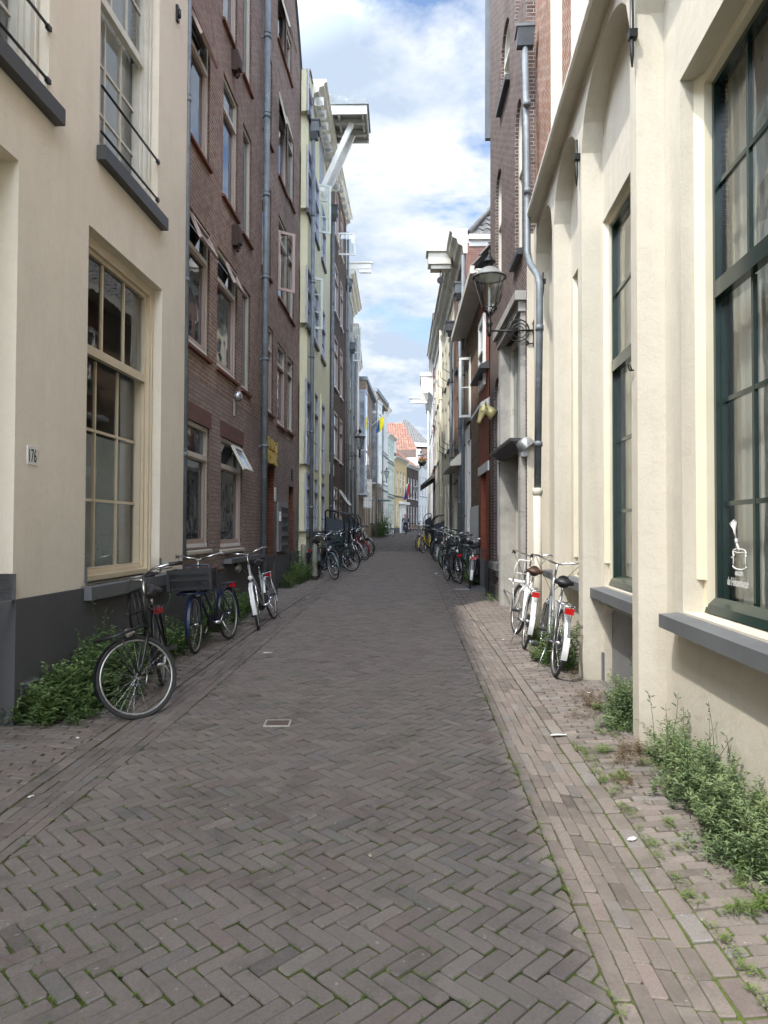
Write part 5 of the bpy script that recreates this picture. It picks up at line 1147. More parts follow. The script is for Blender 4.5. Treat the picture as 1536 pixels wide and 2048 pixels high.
    # crank, pedals, chain case, stand
    b = MB(I); b.tube([bb+Vector((0, -.07, 0)), bb+Vector((0, .07, 0))], .02, sm)
    b.tube([bb+Vector((0, -.075, 0)), bb+Vector((.12, -.085, -.12))], .009, 5); b.tube([bb+Vector((0, .075, 0)), bb+Vector((-.12, .085, .12))], .009, 5); cr = b.build('crank', M['chrome'], rt)
    for s_, q in ((-1, Vector((.12, -.085, -.12))), (1, Vector((-.12, .085, .12)))):
        b = MB(I); p = bb+q; b.box(p.x-.045, p.x+.045, p.y+s_*.01, p.y+s_*.10, p.z-.012, p.z+.012); b.build('pedal', M['blk_pl'], cr)
    b = MB(I); b.prism([(-.05, r-.05), (.46, .20), (.55, .24), (.56, .32), (.48, .37), (-.03, r+.05)], -.062, -.035, 'o'); b.build('chain_case', M['blk_pl'], rt)
    if not simple: b = MB(I); b.tube([(.34, .05, .28), (.22, .14, .015)], .008, 6); b.tube([(.22, .14, .02), (.18, .15, .012)], .008, 6); b.build('kickstand', M['chrome'], rt)
    if lamp:
        b = MB(I); c = X((.985, 0, .745)) if not front_rack else X((1.08, .05, .70)); fx = X((2, 0, .74))-X((1, 0, .74)); b.lathe(c, [(0, -.05), (.025, -.04), (.038, 0), (.038, .02)], 14, fx); lo = b.build('head_lamp', M['chrome'], rt)
        b = MB(I); b.lathe(c, [(0, .03), (.025, .026), (.036, .018)], 14, fx); b.build('lens', M['lampface'], lo)
    if front_rack:
        b = MB(I); z = .72; S_ = lambda pts, q=.008: b.tube([X(p) for p in pts], q, 6)
        S_([(.96, -.17, z), (1.30, -.14, z-.01), (1.32, .14, z-.01), (.96, .17, z), (.96, -.17, z)], .012)
        for y in (-.09, -.03, .03, .09): S_([(.96, y, z), (1.31, y, z-.01)], .007)
        S_([(1.12, -.155, z-.004), (1.12, .155, z-.004)], .005)
        S_([(.96, -.17, z), (.93, -.17, z+.20), (.91, -.14, z+.30), (.91, .14, z+.30), (.93, .17, z+.20), (.96, .17, z)], .012)
        S_([(.945, -.17, z+.12), (.945, .17, z+.12)], .006)
        for y in (-.05, .05): S_([(.94, y, z), (.915, y, z+.30)], .005)
        for y in (-.07, .07): S_([(1.18, y*1.6, z), (WB, y, r)], .007)
        b.build('front_rack', P, rt)
    if crate:
        b = MB(I); x0, x1, y0, y1, z0, z1 = .96, 1.26, -.24, .24, .745, .985; w_ = .012
        bxs = []
        def B(*a): bxs.append(a)
        B(x0, x1, y0, y1, z0, z0+.012)
        for (p, q, s_, t_) in ((x0, x0+w_, y0, y1), (x1-w_, x1, y0, y1), (x0, x1, y0, y0+w_), (x0, x1, y1-w_, y1)):
            B(p, q, s_, t_, z0, z0+.035); B(p, q, s_, t_, z0+.115, z0+.14); B(p-.004, q+.004, s_-.004, t_+.004, z1-.05, z1)
        n = 20
        for k in range(n+1):
            y = y0+.02+(y1-y0-.04)*k/n
            for p in (x0+.002, x1-w_+.002): B(p, p+.008, y-.004, y+.004, z0, z1)
        for k in range(13):
            x = x0+.02+(x1-x0-.04)*k/12
            for p in (y0+.002, y1-w_+.002): B(x-.004, x+.004, p, p+.008, z0, z1)
        for (p, s_) in ((x0, y0), (x0, y1), (x1, y0), (x1, y1)): B(p-.018, p+.018, s_-.018, s_+.018, z0, z1+.004)
        class TX:
            side = -1
            def __call__(s, x, y, z): return X((x, y, z))
        c = MB(TX()); 
        for a in bxs: c.box(*a)
        c.v = [Vector(p) for p in c.v]
        cr_ = empty('crate', (0, 0, 0)); 
        return rt, c
    return rt, None
def place(rt, rear, front, lean):
    """stand the bicycle with its rear contact at rear, pointing to front; lean in degrees to its right"""
    rear = Vector(rear); d = Vector(front)-rear; hd = math.atan2(d.y, d.x); pitch = -math.atan2(d.z, Vector((d.x, d.y)).length)
    rt.location = rear+Vector((0, 0, .003)); rt.rotation_euler = (R(lean), pitch, hd)
def gz(x, y): return Vector((x, y, zg(x, y)))
# near left, black transport bicycle with its wheel turned to the wall
fp = gp(284, 1430); rear = gz(-2.12, 7.02)
bk, _ = make_bike('rusty black bicycle with front carrier leaning on the left wall, its front wheel turned sideways', 'black', step=False, front_rack=True, steer=0)
class _D: pass
def kill(rt):
    for c in list(rt.children): kill(c)
    bpy.data.objects.remove(rt)
kill(bk)
bk, _ = make_bike('rusty black bicycle with front carrier leaning on the left wall, front wheel turned sideways', 'black', step=False, front_rack=True, steer=-62)
place(bk, rear, gz(-1.90, 6.04), 6)
bk, cr = make_bike('navy blue bicycle with cream tyres and brown saddle carrying a black crate', 'navy', step=True, front_rack=True, steer=10, crate=True, tyre='tyre', saddle='brown_l')
place(bk, gp(460, 1278), gp(402, 1303), 5)
bpy.context.view_layer.update(); mw = Euler(bk.rotation_euler).to_matrix().to_4x4(); mw.translation = bk.location
for o in [o for o in COL.objects if o.name.startswith('crate')]: bpy.data.objects.remove(o)
cr.v = [mw @ p for p in cr.v]; cr.fr = WF; c0 = sum(cr.v, Vector())/len(cr.v); co = cr.build('crate', M['blk_pl'], None, loc=c0); tag(co, 'black slatted plastic crate on the front carrier of the navy bicycle', 'crate')
bk, _ = make_bike('silver ladies bicycle leaning left over green weeds, just past the crate bicycle', 'silver', guard='whitepl', steer=12, rear_rack=True)
place(bk, gz(-1.72, 11.5), gp(524, 1255), 13)
# near right pair
bk, _ = make_bike('white bicycle with front carrier and brown saddle leaning on the cream wall', 'white', front_rack=True, saddle='brown_l', tip=True, steer=10, lamp=False)
place(bk, gp(1047, 1297), gz(1.80, 9.85), 10)
bk, _ = make_bike('silver grey bicycle with red rear lamp leaning on the cream wall nearest the camera', 'silver', tip=True, steer=-8, lamp=False, guard='same')
place(bk, gp(1108, 1352), gz(1.80, 8.42), 9)
# the rows of parked bicycles further on
protos = {}
def far_bike(key, x, y, hd, lean, label, group, **k):
    z = gz(x, y)
    if key not in protos:
        rt, _ = make_bike(label, simple=True, **k); protos[key] = rt; rt.location = z; rt.rotation_euler = (R(lean), 0, R(hd)); rt['group'] = group
    else: dup(protos[key], z, (R(lean), 0, R(hd)), label, group)
GL, GR_, GF = 'bicycles parked by the left wall', 'bicycles parked by the right wall', 'bicycles parked far down the street'
K = {'b': dict(paint='black'), 'd': dict(paint='black', step=False, bars='flat'), 't': dict(paint='teal', step=False), 's': dict(paint='silver', tip=True), 'r': dict(paint='red'), 'g': dict(paint='green', step=True, front_rack=True), 'y': dict(paint='yellow'), 'n': dict(paint='navy')}
LL = [('t', -1.72, 18.9, -62, 10, 'grey blue bicycle directly behind the two grey green bollards'), ('b', -1.86, 20.1, -58, 8, 'black ladies bicycle second behind the bollards'), ('d', -1.78, 21.3, -38, 9, 'black gents bicycle with its front wheel standing out over the kerb, third behind the bollards'), ('g', -1.80, 22.7, -55, 6, 'dark green carrier bicycle in the middle of the left row'), ('b', -1.66, 24.3, -60, 8, 'black bicycle before the second dark blue panel'),
      ('s', -1.55, 25.4, -52, 7, 'silver bicycle with white mudguard tip in the left row'), ('r', -1.42, 26.4, -48, 8, 'dark red bicycle in the left row beside the dark blue panels'), ('b', -1.35, 27.6, -55, 6, 'black bicycle next past the dark red one, left row'), ('d', -1.25, 28.9, -50, 9, 'last black gents bicycle of the left row'), ('s', -1.22, 30.3, -55, 5, 'silver bicycle at the far end of the left row')]
for k, x, y, hd, ln, lb in LL: far_bike(k, x, y, hd, ln, lb, GL, **K[k])
RRb = [('s', 1.88, 15.9, 84, 6, 'silver bicycle with red lamp and white mudguard tip, nearest of the right row'), ('b', 2.05, 16.5, 82, 4, 'black ladies bicycle against the wall at the near end of the right row'), ('b', 1.80, 17.2, 100, -6, 'black bicycle close behind the silver one, right row'), ('d', 2.38, 18.3, 236, 5, 'black gents bicycle with front wheel pointing into the street, right row'), ('t', 2.34, 19.4, 240, 6, 'grey blue bicycle pointing into the street, right row'), ('b', 2.4, 20.6, 238, -5, 'black bicycle pointing into the street past the grey blue one'),
       ('g', 2.4, 22.0, 236, 5, 'dark green carrier bicycle in the right row'), ('s', 2.38, 23.4, 240, 6, 'silver bicycle halfway along the right row'), ('r', 2.38, 24.6, 242, -4, 'dark red bicycle in the right row'), ('b', 2.4, 26.0, 238, 6, 'black bicycle past the dark red one, right row'), ('n', 2.42, 27.2, 242, 5, 'navy bicycle in the right row before the blue panels'), ('y', 2.2, 31.5, 240, 6, 'yellow bicycle past the blue panels on the right'), ('s', 2.3, 33.2, 230, 6, 'silver bicycle beyond the blue panels on the right'), ('b', 2.3, 35, 235, 5, 'black bicycle at the far end of the right row')]
for k, x, y, hd, ln, lb in RRb: far_bike(k, x, y, hd, ln, lb, GR_, **K[k])
for k, x, y, hd, ln, lb in [('b', .15, 58.5, -60, 4, 'black bicycle alone by the taupe brick house with the flag'), ('r', 3.1, 74.5, 170, 4, 'dark red bicycle in the far row at the bend'), ('b', 3.5, 75.8, 165, 5, 'black bicycle in the far row at the bend'), ('y', 4.0, 76.5, 160, 4, 'yellow bicycle in the far row at the bend'), ('b', 4.6, 78, 165, 4, 'black bicycle past the yellow one in the far row'), ('n', 5.2, 79.4, 160, 4, 'navy bicycle last in the far row at the bend')]: far_bike(k, x, y, hd, ln, lb, GF, **K[k])
# ================================================================ street lanterns
def lantern(Fc, u, zb, label, reach=.62, group='wall lanterns', basket=False):
    p0 = Fc(u, 0, zb); rt = empty('street_lantern', p0, label=label, cat='street lantern', group=group)
    class T:
        side = Fc.side
        def __call__(s, x, o, z): return Fc(u+x, o, zb+z)
    b = MB(T()); n = 40
    b.box(-.03, .03, 0, .012, -.24, .14); b.tube([(0, 0, 0), (0, reach, 0)], .014, 8)
    rg = [(.20+.165*math.cos(t), .165*math.sin(t)) for t in np.linspace(0, 2*math.pi, n, endpoint=False)]; cx_ = .235
    b.tube([(0, cx_+.165*math.cos(t), .165*math.sin(t)) for t in np.linspace(0, 2*math.pi, n, endpoint=False)], .010, 7, closed=True)
    b.tube([(0, cx_-.02+(.11-.0*t)*math.cos(t), .02*0+.11*math.sin(t)) for t in np.linspace(0, 2*math.pi, 30, endpoint=False)], .008, 6, closed=True)
    b.tube([(0, cx_-.03+(.075*(1-t/9.5))*math.cos(t), (.075*(1-t/9.5))*math.sin(t)) for t in np.linspace(0, 8.5, 30)], .007, 6)
    b.tube([(0, .42+(.045*(1-t/8))*math.cos(t+3), .05+(.045*(1-t/8))*math.sin(t+3)) for t in np.linspace(0, 6.2, 18)], .007, 6)
    b.tube([(0, .02, -.20), (0, .08, -.19), (0, .12, -.15), (0, .16, -.11)], .009, 6); b.tube([(0, .10+(.04*(1-t/8))*math.cos(t), -.19+(.04*(1-t/8))*math.sin(t)) for t in np.linspace(0, 6, 16)], .007, 6)
    for z in (-.2, .0, .1): b.lathe((0, .012, z), [(0, .015), (.012, .01), (.014, 0)], 8, (0, 1, 0))
    b.build('bracket', M['iron'], rt)
    b = MB(T()); c = (0, reach, 0); b.lathe(c, [(0, -.09), (.03, -.08), (.032, -.03), (.042, .0), (.03, .03), (.035, .08), (.05, .11), (.03, .14), (.028, .22), (.05, .26), (.05, .28), (0, .28)], 16)
    for k in range(4): a = k*math.pi/2+.4; b.tube([(.04*math.cos(a), reach+.04*math.sin(a), .24), (.10*math.cos(a), reach+.10*math.sin(a), .33)], .008, 5)
    torus(b, (0, reach, .335), .108, .009, (0, 0, 1), 28, 6); torus(b, (0, reach, .80), .245, .012, (0, 0, 1), 36, 6)
    for k in range(4): a = k*math.pi/2+.75; b.tube([(.108*math.cos(a), reach+.108*math.sin(a), .335), (.236*math.cos(a), reach+.236*math.sin(a), .80)], .005, 5)
    b.build('holder', M['iron'], rt)
    b = MB(T()); b.lathe((0, reach, 0), [(.106, .335), (.235, .795)], 32); b.build('glass', M['glamp'], rt)
    b = MB(T()); b.lathe((0, reach, 0), [(0, .80), (.13, .79), (.20, .80), (.24, .81)], 28); b.lathe((0, reach, 0), [(.0, .77), (.09, .775), (.115, .80)], 16); b.build('reflector', M['whitepl'], rt)
    b = MB(T()); b.lathe((0, reach, 0), [(.25, .80), (.262, .815), (.24, .83), (.19, .87), (.15, .91), (.10, .945), (.06, .965)], 32); b.build('dome', mat('grey_lantern_dome', (.22, .22, .21), .5, metal=.2) if 'dome' not in M else M['dome'], rt)
    b = MB(T()); b.lathe((0, reach, 0), [(.05, .95), (.05, 1.04), (.062, 1.045), (.10, 1.04), (.09, 1.055), (.055, 1.10), (.025, 1.14), (.014, 1.16), (.022, 1.175), (.012, 1.20), (.004, 1.25), (0, 1.25)], 20); b.build('chimney', M['iron'], rt)
    b = MB(T()); b.tube([(0, reach, .28), (0, reach, .36), (0, reach, .44), (.004, reach, .60), (0, reach, .66)], [.028, .022, .016, .02, .008], 8); b.build('burner', M['lampface'], rt)
    return rt
M['dome'] = mat('grey_lantern_dome', (.22, .22, .21), .5, metal=.2)
u, z = R1.px(1054, 688); lantern(R1, R1.L-.02, z, 'large clear glass lantern on a black scrollwork bracket at the corner of the cream building', reach=.66)
u, z = L4.px(692, 914); lantern(L4, L4.L-.1, z, 'lantern on a scrollwork bracket on the left, by the dark brick house')
ff = F((-1.12, 54.02), (-.19, 61), 1); lantern(ff, 5.4, 5.5, 'smaller lantern on the left by the taupe brick house with the flag')
ff = F((2.84, 42.02), (3.15, 50), -1); lantern(ff, 7.9, 5.9, 'far lantern on the right wall beside the orange flower basket')
ff = F((2.33, 75.02), (3.83, 80.5), 1); lantern(ff, 1.4, 5.2, 'farthest lantern, on the brown brick house with white gutter')
# ---- flower basket, flags
ff = F((2.84, 42.02), (3.15, 50), -1); bk_ = empty('flower_basket', ff(6.9, .55, 6.2), label='hanging basket of orange flowers beside the far right lantern', cat='flower basket')
class T3:
    side = -1
    def __call__(s, x, y, z): return ff(6.9+x, .55+y, 6.2+z)
b = MB(T3()); b.lathe((0, 0, 0), [(0, -.32), (.14, -.3), (.26, -.15), (.3, 0), (0, .02)], 14); b.tube([(0, -.55, .5), (0, 0, .5), (0, 0, 0)], .015); b.build('basket', M['iron'], bk_)
def blob_leaves(b, n, c, r, size, seed, flat=.7):
    q = random.Random(seed)
    for _ in range(n):
        v = Vector((q.gauss(0, 1), q.gauss(0, 1), q.gauss(0, 1))).normalized()*r*q.uniform(.55, 1.05); v.z *= flat; p = Vector(c)+v; d = Vector((q.gauss(0, 1), q.gauss(0, 1), q.gauss(0, 1))).normalized(); e = d.orthogonal().normalized(); s_ = size*q.uniform(.6, 1.3)
        b.face([p-d*s_, p+e*s_*.5, p+d*s_, p-e*s_*.5])
b = MB(T3()); blob_leaves(b, 150, (0, 0, .12), .30, .06, 3); b.build('flowers', mat('orange_petals', (.45, .11, .04), .7), bk_)
b = MB(T3()); blob_leaves(b, 220, (0, 0, -.02), .32, .06, 4); b.build('foliage', mat('basket_leaf', (.06, .11, .03), .7), bk_)
def flag(Fc, u, z, reach, up, w_, h_, cols, label, seed):
    rt = empty('flag', Fc(u, 0, z), label=label, cat='flag')
    class T:
        side = Fc.side
        def __call__(s, x, o, zz): return Fc(u+x, o, z+zz)
    b = MB(T()); b.tube([(0, -.05, -.05), (0, reach, up)], .022, 8); b.lathe((0, reach, up), [(0, .06), (.035, .02), (.03, 0)], 10); b.build('flagpole', M['white'], rt)
    for ci, (mt_, t0, t1) in enumerate(cols):
        b = MB(T()); nx, ny = 10, 16
        for i in range(nx):
            for j in range(ny):
                def P(a, c):
                    s_ = t0+(t1-t0)*a/nx; t = c/ny; k = 1-s_*w_/math.hypot(reach, up); fold = .05+.09*t
                    x = fold*math.sin(s_*9+seed)+.12*t*math.sin(seed); o = reach*k+.05*math.sin(7*s_+t*4); return (x, o*(1-.10*t), up*k-t*h_*(1-.15*s_))
                b.face([P(i, j), P(i+1, j), P(i+1, j+1), P(i, j+1)], True)
        b.build('cloth', mt_, rt)
ff = F((-1.64, 46.02), (-1.12, 54), 1)
flag(ff, 7.0, 9.0, 1.15, .95, .62, 1.05, [(mat('flag_yellow', (.80, .68, .02), .8), .0, .72), (mat('flag_blue', (.03, .14, .42), .8), .72, 1.0)], 'yellow and blue flag hanging from a slanted pole on the left', 1.3)
ff = F((.96, 69.52), (2.33, 75), 1)
flag(ff, 3.0, 5.6, .8, .6, .5, 1.6, [(mat('flag_red', (.30, .02, .03), .8), 0, .33), (M['white'], .33, .66), (mat('flag_dark_blue', (.03, .05, .25), .8), .66, 1)], 'red white and blue flag furled below the arched windows of the ochre house', 2.2)
# ---- bollards
for px, lb in ((607, 'grey green tapering bollard beside the weeds, left of the pair'), (630, 'grey green bollard with a dark rusted foot, right of the pair')):
    p = gp(px-1, 1160); rt = empty('bollard', p, label=lb, cat='bollard', group='pair of bollards')
    b = MB(I); b.lathe((0, 0, 0), [(.072, -.02), (.068, .3), (.062, .80)], 20); b.build('post', M['khaki'], rt); b = MB(I); b.lathe((0, 0, 0), [(.066, .80), (.066, .825), (.058, .84), (.058, .855), (.045, .875), (0, .89)], 20); b.build('cap', M['khaki'], rt)
    if px > 610: b = MB(I); b.lathe((0, 0, 0), [(.077, -.01), (.076, .08), (.073, .10)], 20); b.build('foot', mat('rusty_black', (.03, .018, .014), .9), rt)
# ---- dark blue bicycle bays with tubular hoops
def bay(x0, x1, y, zt, label, side, group, low=.55):
    g = zg((x0+x1)/2, y); rt = empty('bicycle_bay_panel', (x0, y, g), label=label, cat='bay panel', group=group); H_ = zt-g
    s_ = 1 if x1 > x0 else -1; w_ = abs(x1-x0)
    b = MB(I); b.prism([(0, 0.05), (s_*(w_-.06), .05), (s_*(w_-.06), H_-.42), (0, H_-.18)], -.015, .015, 'o'); b.build('panel', M['navy'], rt)
    b = MB(I); b.tube([(0, 0, 0), (0, 0, H_-.03), (s_*.03, 0, H_), (s_*(w_*.55), 0, H_-.02), (s_*(w_-.13), 0, H_-.08), (s_*(w_-.03), 0, H_-.20), (s_*w_, 0, H_-.36), (s_*w_, 0, 0)], .026, 8); b.build('hoop', M['iron'], rt)
for i, (x0, x1, y, zt_, lb) in enumerate([(-1.80, -1.22, 22.3, 2.20, 'nearest dark blue panel with hoop on the left'), (-1.76, -1.13, 23.6, 2.20, 'second dark blue panel with hoop on the left'), (-1.70, -1.04, 25.0, 2.20, 'third dark blue panel with hoop on the left'), (-1.62, -1.12, 31.2, 2.30, 'fourth dark blue panel on the left, past a gap'), (-1.58, -1.04, 32.8, 2.30, 'last dark blue panel on the left')]): bay(x0, x1, y, zt_, lb, 1, 'dark blue bicycle bay panels')
for i, (x0, x1, y, zt_, lb) in enumerate([(2.52, 1.98, 29.3, 2.20, 'nearest dark blue panel with hoop on the right'), (2.56, 2.00, 30.4, 2.22, 'second dark blue panel with hoop on the right'), (2.9, 2.45, 44.5, 2.6, 'far dark blue panel with hoop on the right')]): bay(x0, x1, y, zt_, lb, -1, 'dark blue bicycle bay panels')
# ---- covers, grate, litter
p = gp(555, 1447); b = MB(I); b.box(-.085, .085, -.075, .075, -.01, .004); cv = empty('street_cover', (p.x, p.y, zg(p.x, p.y)+.0015), rot=(0, 0, .03), label='small square iron cover with pale rim set in the herringbone bricks', cat='cover')
b.build('lid', mat('rusty_cast_iron', (.12, .085, .07), .7, bs=60), cv)
b = MB(I)
for (a_, c_, d_, e_) in ((-.10, .10, -.09, -.077), (-.10, .10, .077, .09), (-.10, -.087, -.077, .077), (.087, .10, -.077, .077)): b.box(a_, c_, d_, e_, -.01, .006)
b.build('rim', mat('pale_steel', (.45, .42, .37), .6), cv)
p = gp(925, 1183); q = gp(968, 1176); gr = empty('drain_grate', ((p.x+q.x)/2, (p.y+q.y)/2, zg((p.x+q.x)/2, (p.y+q.y)/2)+.006), rot=(0, 0, .25), label='long grey metal drain grate across the right pavement', cat='drain grate')
b = MB(I)
for k in range(14): b.box(-.42+k*.062, -.37+k*.062, -.11, .11, -.01, .004)
b.box(-.44, .46, -.135, -.11, -.01, .005); b.box(-.44, .46, .11, .135, -.01, .005); b.build('bars', mat('pale_grey_steel', (.36, .37, .38), .5, metal=.3), gr)
def scrap(px, py, s_, label, m_='paper', seed=1, l_=1.0):
    q = random.Random(seed); p = gp(px, py); b = MB(I); n = 7; pts = []
    for k in range(n): a = 2*math.pi*k/n; pts.append((math.cos(a)*s_*q.uniform(.6, 1)*l_, math.sin(a)*s_*.5*q.uniform(.7, 1), .004+q.random()*s_*.18))
    for k in range(n): b.face([(0, 0, .006+s_*.08), pts[k], pts[(k+1) % n]])
    o = b.build('paper_scrap', M[m_], None, loc=(0, 0, 0)); o.location = (p.x, p.y, zg(p.x, p.y)+.004); o.rotation_euler = (0, 0, q.random()*3); tag(o, label, 'litter', 'scraps of litter')
scrap(1118, 1473, .075, 'crumpled white paper strip on the right gutter bricks', seed=3, l_=1.2); scrap(1264, 1682, .035, 'small white paper scrap on the right gutter bricks, nearest the camera', seed=5)
scrap(536, 1307, .06, 'white paper scrap on the left gutter below the crate bicycle', seed=8, l_=1.4); scrap(155, 1478, .03, 'small white scrap on the left pavement by the weeds', seed=9); scrap(62, 1596, .03, 'pale scrap beside the left gutter crack', seed=12)
scrap(1178, 1387, .03, 'white scrap at the dry weeds by the cellar hatch', seed=14); scrap(872, 1148, .10, 'pale scrap on the gutter beside the right bicycle row', seed=15, l_=1.3); scrap(918, 1199, .05, 'white scrap just before the drain grate', seed=17, l_=1.5)
scrap(615, 1197, .04, 'round white scrap on the gutter near the bollards', seed=18); scrap(740, 1715, .02, 'tiny yellowish leaf scrap on the road centre', 'tyre_c', 21); scrap(1006, 1280, .03, 'pale scrap in the right gutter courses', seed=22)
p = gp(1066, 1291); b = MB(I); b.tube([(-.055, 0, .033), (-.05, 0, .033), (.05, 0, .033), (.055, 0, .033)], [.026, .032, .032, .026], 14); cn = b.build('drink_can', mat('crushed_can', (.25, .27, .30), .35, metal=.6), None, loc=(0, 0, 0)); cn.location = (p.x, p.y, zg(p.x, p.y)+.004); cn.rotation_euler = (0, 0, .2); tag(cn, 'grey drink can lying beside the white bicycle tyre', 'can')
# ================================================================ plants
def leafmat(name, c1, c2):
    m, nt, p, out = newmat(name); t = nt.nodes.new('ShaderNodeTexCoord'); at = nt.nodes.new('ShaderNodeAttribute'); at.attribute_name = 'tint'
    c = mixc(nt, at.outputs['Fac'], c1, c2); lk(nt, c, p.inputs['Base Color']); p.inputs['Roughness'].default_value = .55; p.inputs['Specular IOR Level'].default_value = .35
    tr = nt.nodes.new('ShaderNodeBsdfTranslucent'); lk(nt, c, tr.inputs[0]); mx = nt.nodes.new('ShaderNodeMixShader'); mx.inputs[0].default_value = .3; lk(nt, p.outputs[0], mx.inputs[1]); lk(nt, tr.outputs[0], mx.inputs[2]); lk(nt, mx.outputs[0], out.inputs[0]); return m
LM = leafmat('weed_leaf', (.07, .13, .045), (.21, .30, .10)); LD = leafmat('dry_weed', (.12, .085, .045), (.22, .16, .08)); LG = leafmat('grass_blade', (.07, .14, .03), (.20, .28, .06)); LN = leafmat('narrow_grey_leaf', (.075, .13, .055), (.26, .33, .15))
def weeds(name, label, spots, mat_, seed, leaf=(.035, .018), step=.02, kind='stuff', cat='weeds', lean=.3, stem=True, jit=.02):
    """spots: (x, y, n stems, spread x, spread y, height)"""
    q = random.Random(seed); V = []; Fc = []; C = []
    for (x, y, n, sx, sy, h) in spots:
        for _ in range(n):
            rx, ry = q.gauss(0, sx*.5), q.gauss(0, sy*.5); fall = math.exp(-((rx/sx)**2+(ry/sy)**2)*.9); px_, py_ = x+rx, y+ry; hh = h*fall*q.uniform(.45, 1.1)
            d = Vector((q.gauss(0, lean), q.gauss(0, lean), 1)).normalized(); p = Vector((px_, py_, zg(px_, py_))); L_ = 0; k = 0; tone = q.uniform(0, .6); az = q.random()*6.28
            bend = Vector((q.gauss(0, .5), q.gauss(0, .5), -.15))*.03
            while L_ < hh:
                L_ += step*q.uniform(.7, 1.3); p = p+d*step; d = (d+bend).normalized(); az += 2.4
                for s_ in (0, math.pi):
                    a = az+s_+q.gauss(0, .3); ll, lw = leaf[0]*q.uniform(.6, 1.25)*(.55+.7*min(1, (hh-L_)/.12+.35)), leaf[1]*q.uniform(.7, 1.2)
                    e = Vector((math.cos(a), math.sin(a), q.uniform(-.15, .65))).normalized(); w_ = e.cross(Vector((q.gauss(0, .25), q.gauss(0, .25), 1))).normalized()*lw*.5; up = Vector((0, 0, .12*ll)); B = len(V)
                    V += [p, p+e*ll*.45+w_+up, p+e*ll, p+e*ll*.45-w_+up]; Fc.append((B, B+1, B+2, B+3)); C.append(min(1, max(0, tone+.4*L_/max(h, .01)+q.gauss(0, .12))))
    me = bpy.data.meshes.new(name); me.from_pydata([tuple(v) for v in V], [], Fc); me.materials.append(mat_)
    a = me.attributes.new('tint', 'FLOAT', 'FACE'); a.data.foreach_set('value', C); me.polygons.foreach_set('use_smooth', [False]*len(Fc))
    o = bpy.data.objects.new(name, me); COL.objects.link(o); tag(o, label, cat, kind=kind); return o
def stalks(label, pts, mat_, seed):
    q = random.Random(seed); b = MB(WF)
    for (x, y, n, h) in pts:
        for _ in range(n):
            p = Vector((x+q.gauss(0, .10), y+q.gauss(0, .14), zg(x, y))); d = Vector((q.gauss(0, .22), q.gauss(0, .22), 1)); L_ = h*q.uniform(.6, 1.1)
            P_ = [p+d*L_*t+Vector((q.gauss(0, .01), q.gauss(0, .01), 0))*t for t in (0, .35, .7, 1)]; b.tube(P_, [.003, .0025, .002, .001], 4, caps=False)
            for k in range(9):
                e = P_[2].lerp(P_[3], q.random()) if q.random() < .7 else P_[1].lerp(P_[2], q.random()); v_ = Vector((q.gauss(0, 1), q.gauss(0, 1), q.uniform(.2, 1.4))).normalized()*q.uniform(.02, .05); w_ = v_.orthogonal().normalized()*.005
                b.face([e, e+v_*.5+w_, e+v_, e+v_*.5-w_])
    o = b.build('weed_stalks', mat_, None, loc=(0, 0, 0)); tag(o, label, 'weed stalks', kind='stuff')
def near_wall(Fc, px, o=.12): u, _ = Fc.px(px, 1300); return Fc(u, o, 0)
S = []
for y, n, sx, sy, h in ((5.72, 110, .34, .22, .32), (6.05, 160, .38, .24, .40), (6.4, 190, .36, .25, .46), (6.8, 160, .30, .25, .52), (7.1, 50, .2, .2, .50), (7.5, 60, .22, .28, .45), (7.9, 60, .22, .25, .5), (8.3, 50, .2, .25, .42), (8.8, 35, .2, .25, .40), (9.3, 30, .2, .2, .30)):
    x = L1(L1.uY(y), .20, 0).x; S.append((x, y, n, sx, sy, h))
weeds('weed_patch', 'dense green weeds at the foot of the cream wall round the black bicycle', S, LM, 11, leaf=(.055, .028), step=.022)
S = [(L2(L2.uY(y), .22, 0).x, y, n, .22, .25, h) for y, n, h in ((10.1, 60, .5), (10.7, 70, .52), (11.3, 60, .46), (11.9, 50, .42), (12.4, 30, .25))]
weeds('weed_patch', 'green weeds behind the silver bicycle at the brick wall foot', S, LM, 12, leaf=(.05, .026), step=.025)
S = [(L2(L2.uY(y), .2, 0).x, y, n, .22, .35, h) for y, n, h in ((16.2, 40, .35), (17.0, 60, .6), (17.7, 60, .75), (18.4, 40, .6))]
weeds('weed_patch', 'green weeds around the pair of grey green bollards', S, LM, 13, leaf=(.055, .03), step=.03)
S = [(R1(R1.uY(y), -.18, 0).x-dx, y, n, .15, .2, h) for y, dx, n, h in ((4.75, .10, 40, .36), (4.4, .10, 70, .38), (4.05, .10, 80, .42), (3.7, .12, 90, .40), (3.35, .12, 90, .36), (4.2, .26, 30, .13), (3.5, .28, 40, .12), (3.0, .1, 80, .32))]
weeds('weed_patch', 'grey green bushy weeds under the near right window', S, LN, 14, leaf=(.036, .011), step=.012, lean=.35)
S = [(R1(R1.uY(y), -.1, 0).x-dx, y, n, .14, .16, h) for y, dx, n, h in ((5.62, .06, 80, .46), (5.85, .06, 60, .30), (5.55, .2, 40, .14))]
weeds('weed_patch', 'small green weed clump at the pillar beside the cellar hatch', S, LN, 15, leaf=(.034, .013), step=.013)
S = [(R1(R1.uY(y), 0, 0).x-dx, y, n, .12, .18, h) for y, dx, n, h in ((7.75, .10, 40, .75), (7.9, .15, 50, .45), (8.5, .1, 40, .4), (8.1, .3, 30, .2), (9.3, .15, 40, .25))]
weeds('weed_patch', 'tall green weeds behind the two bicycles on the right', S, LM, 16, leaf=(.05, .02), step=.022)
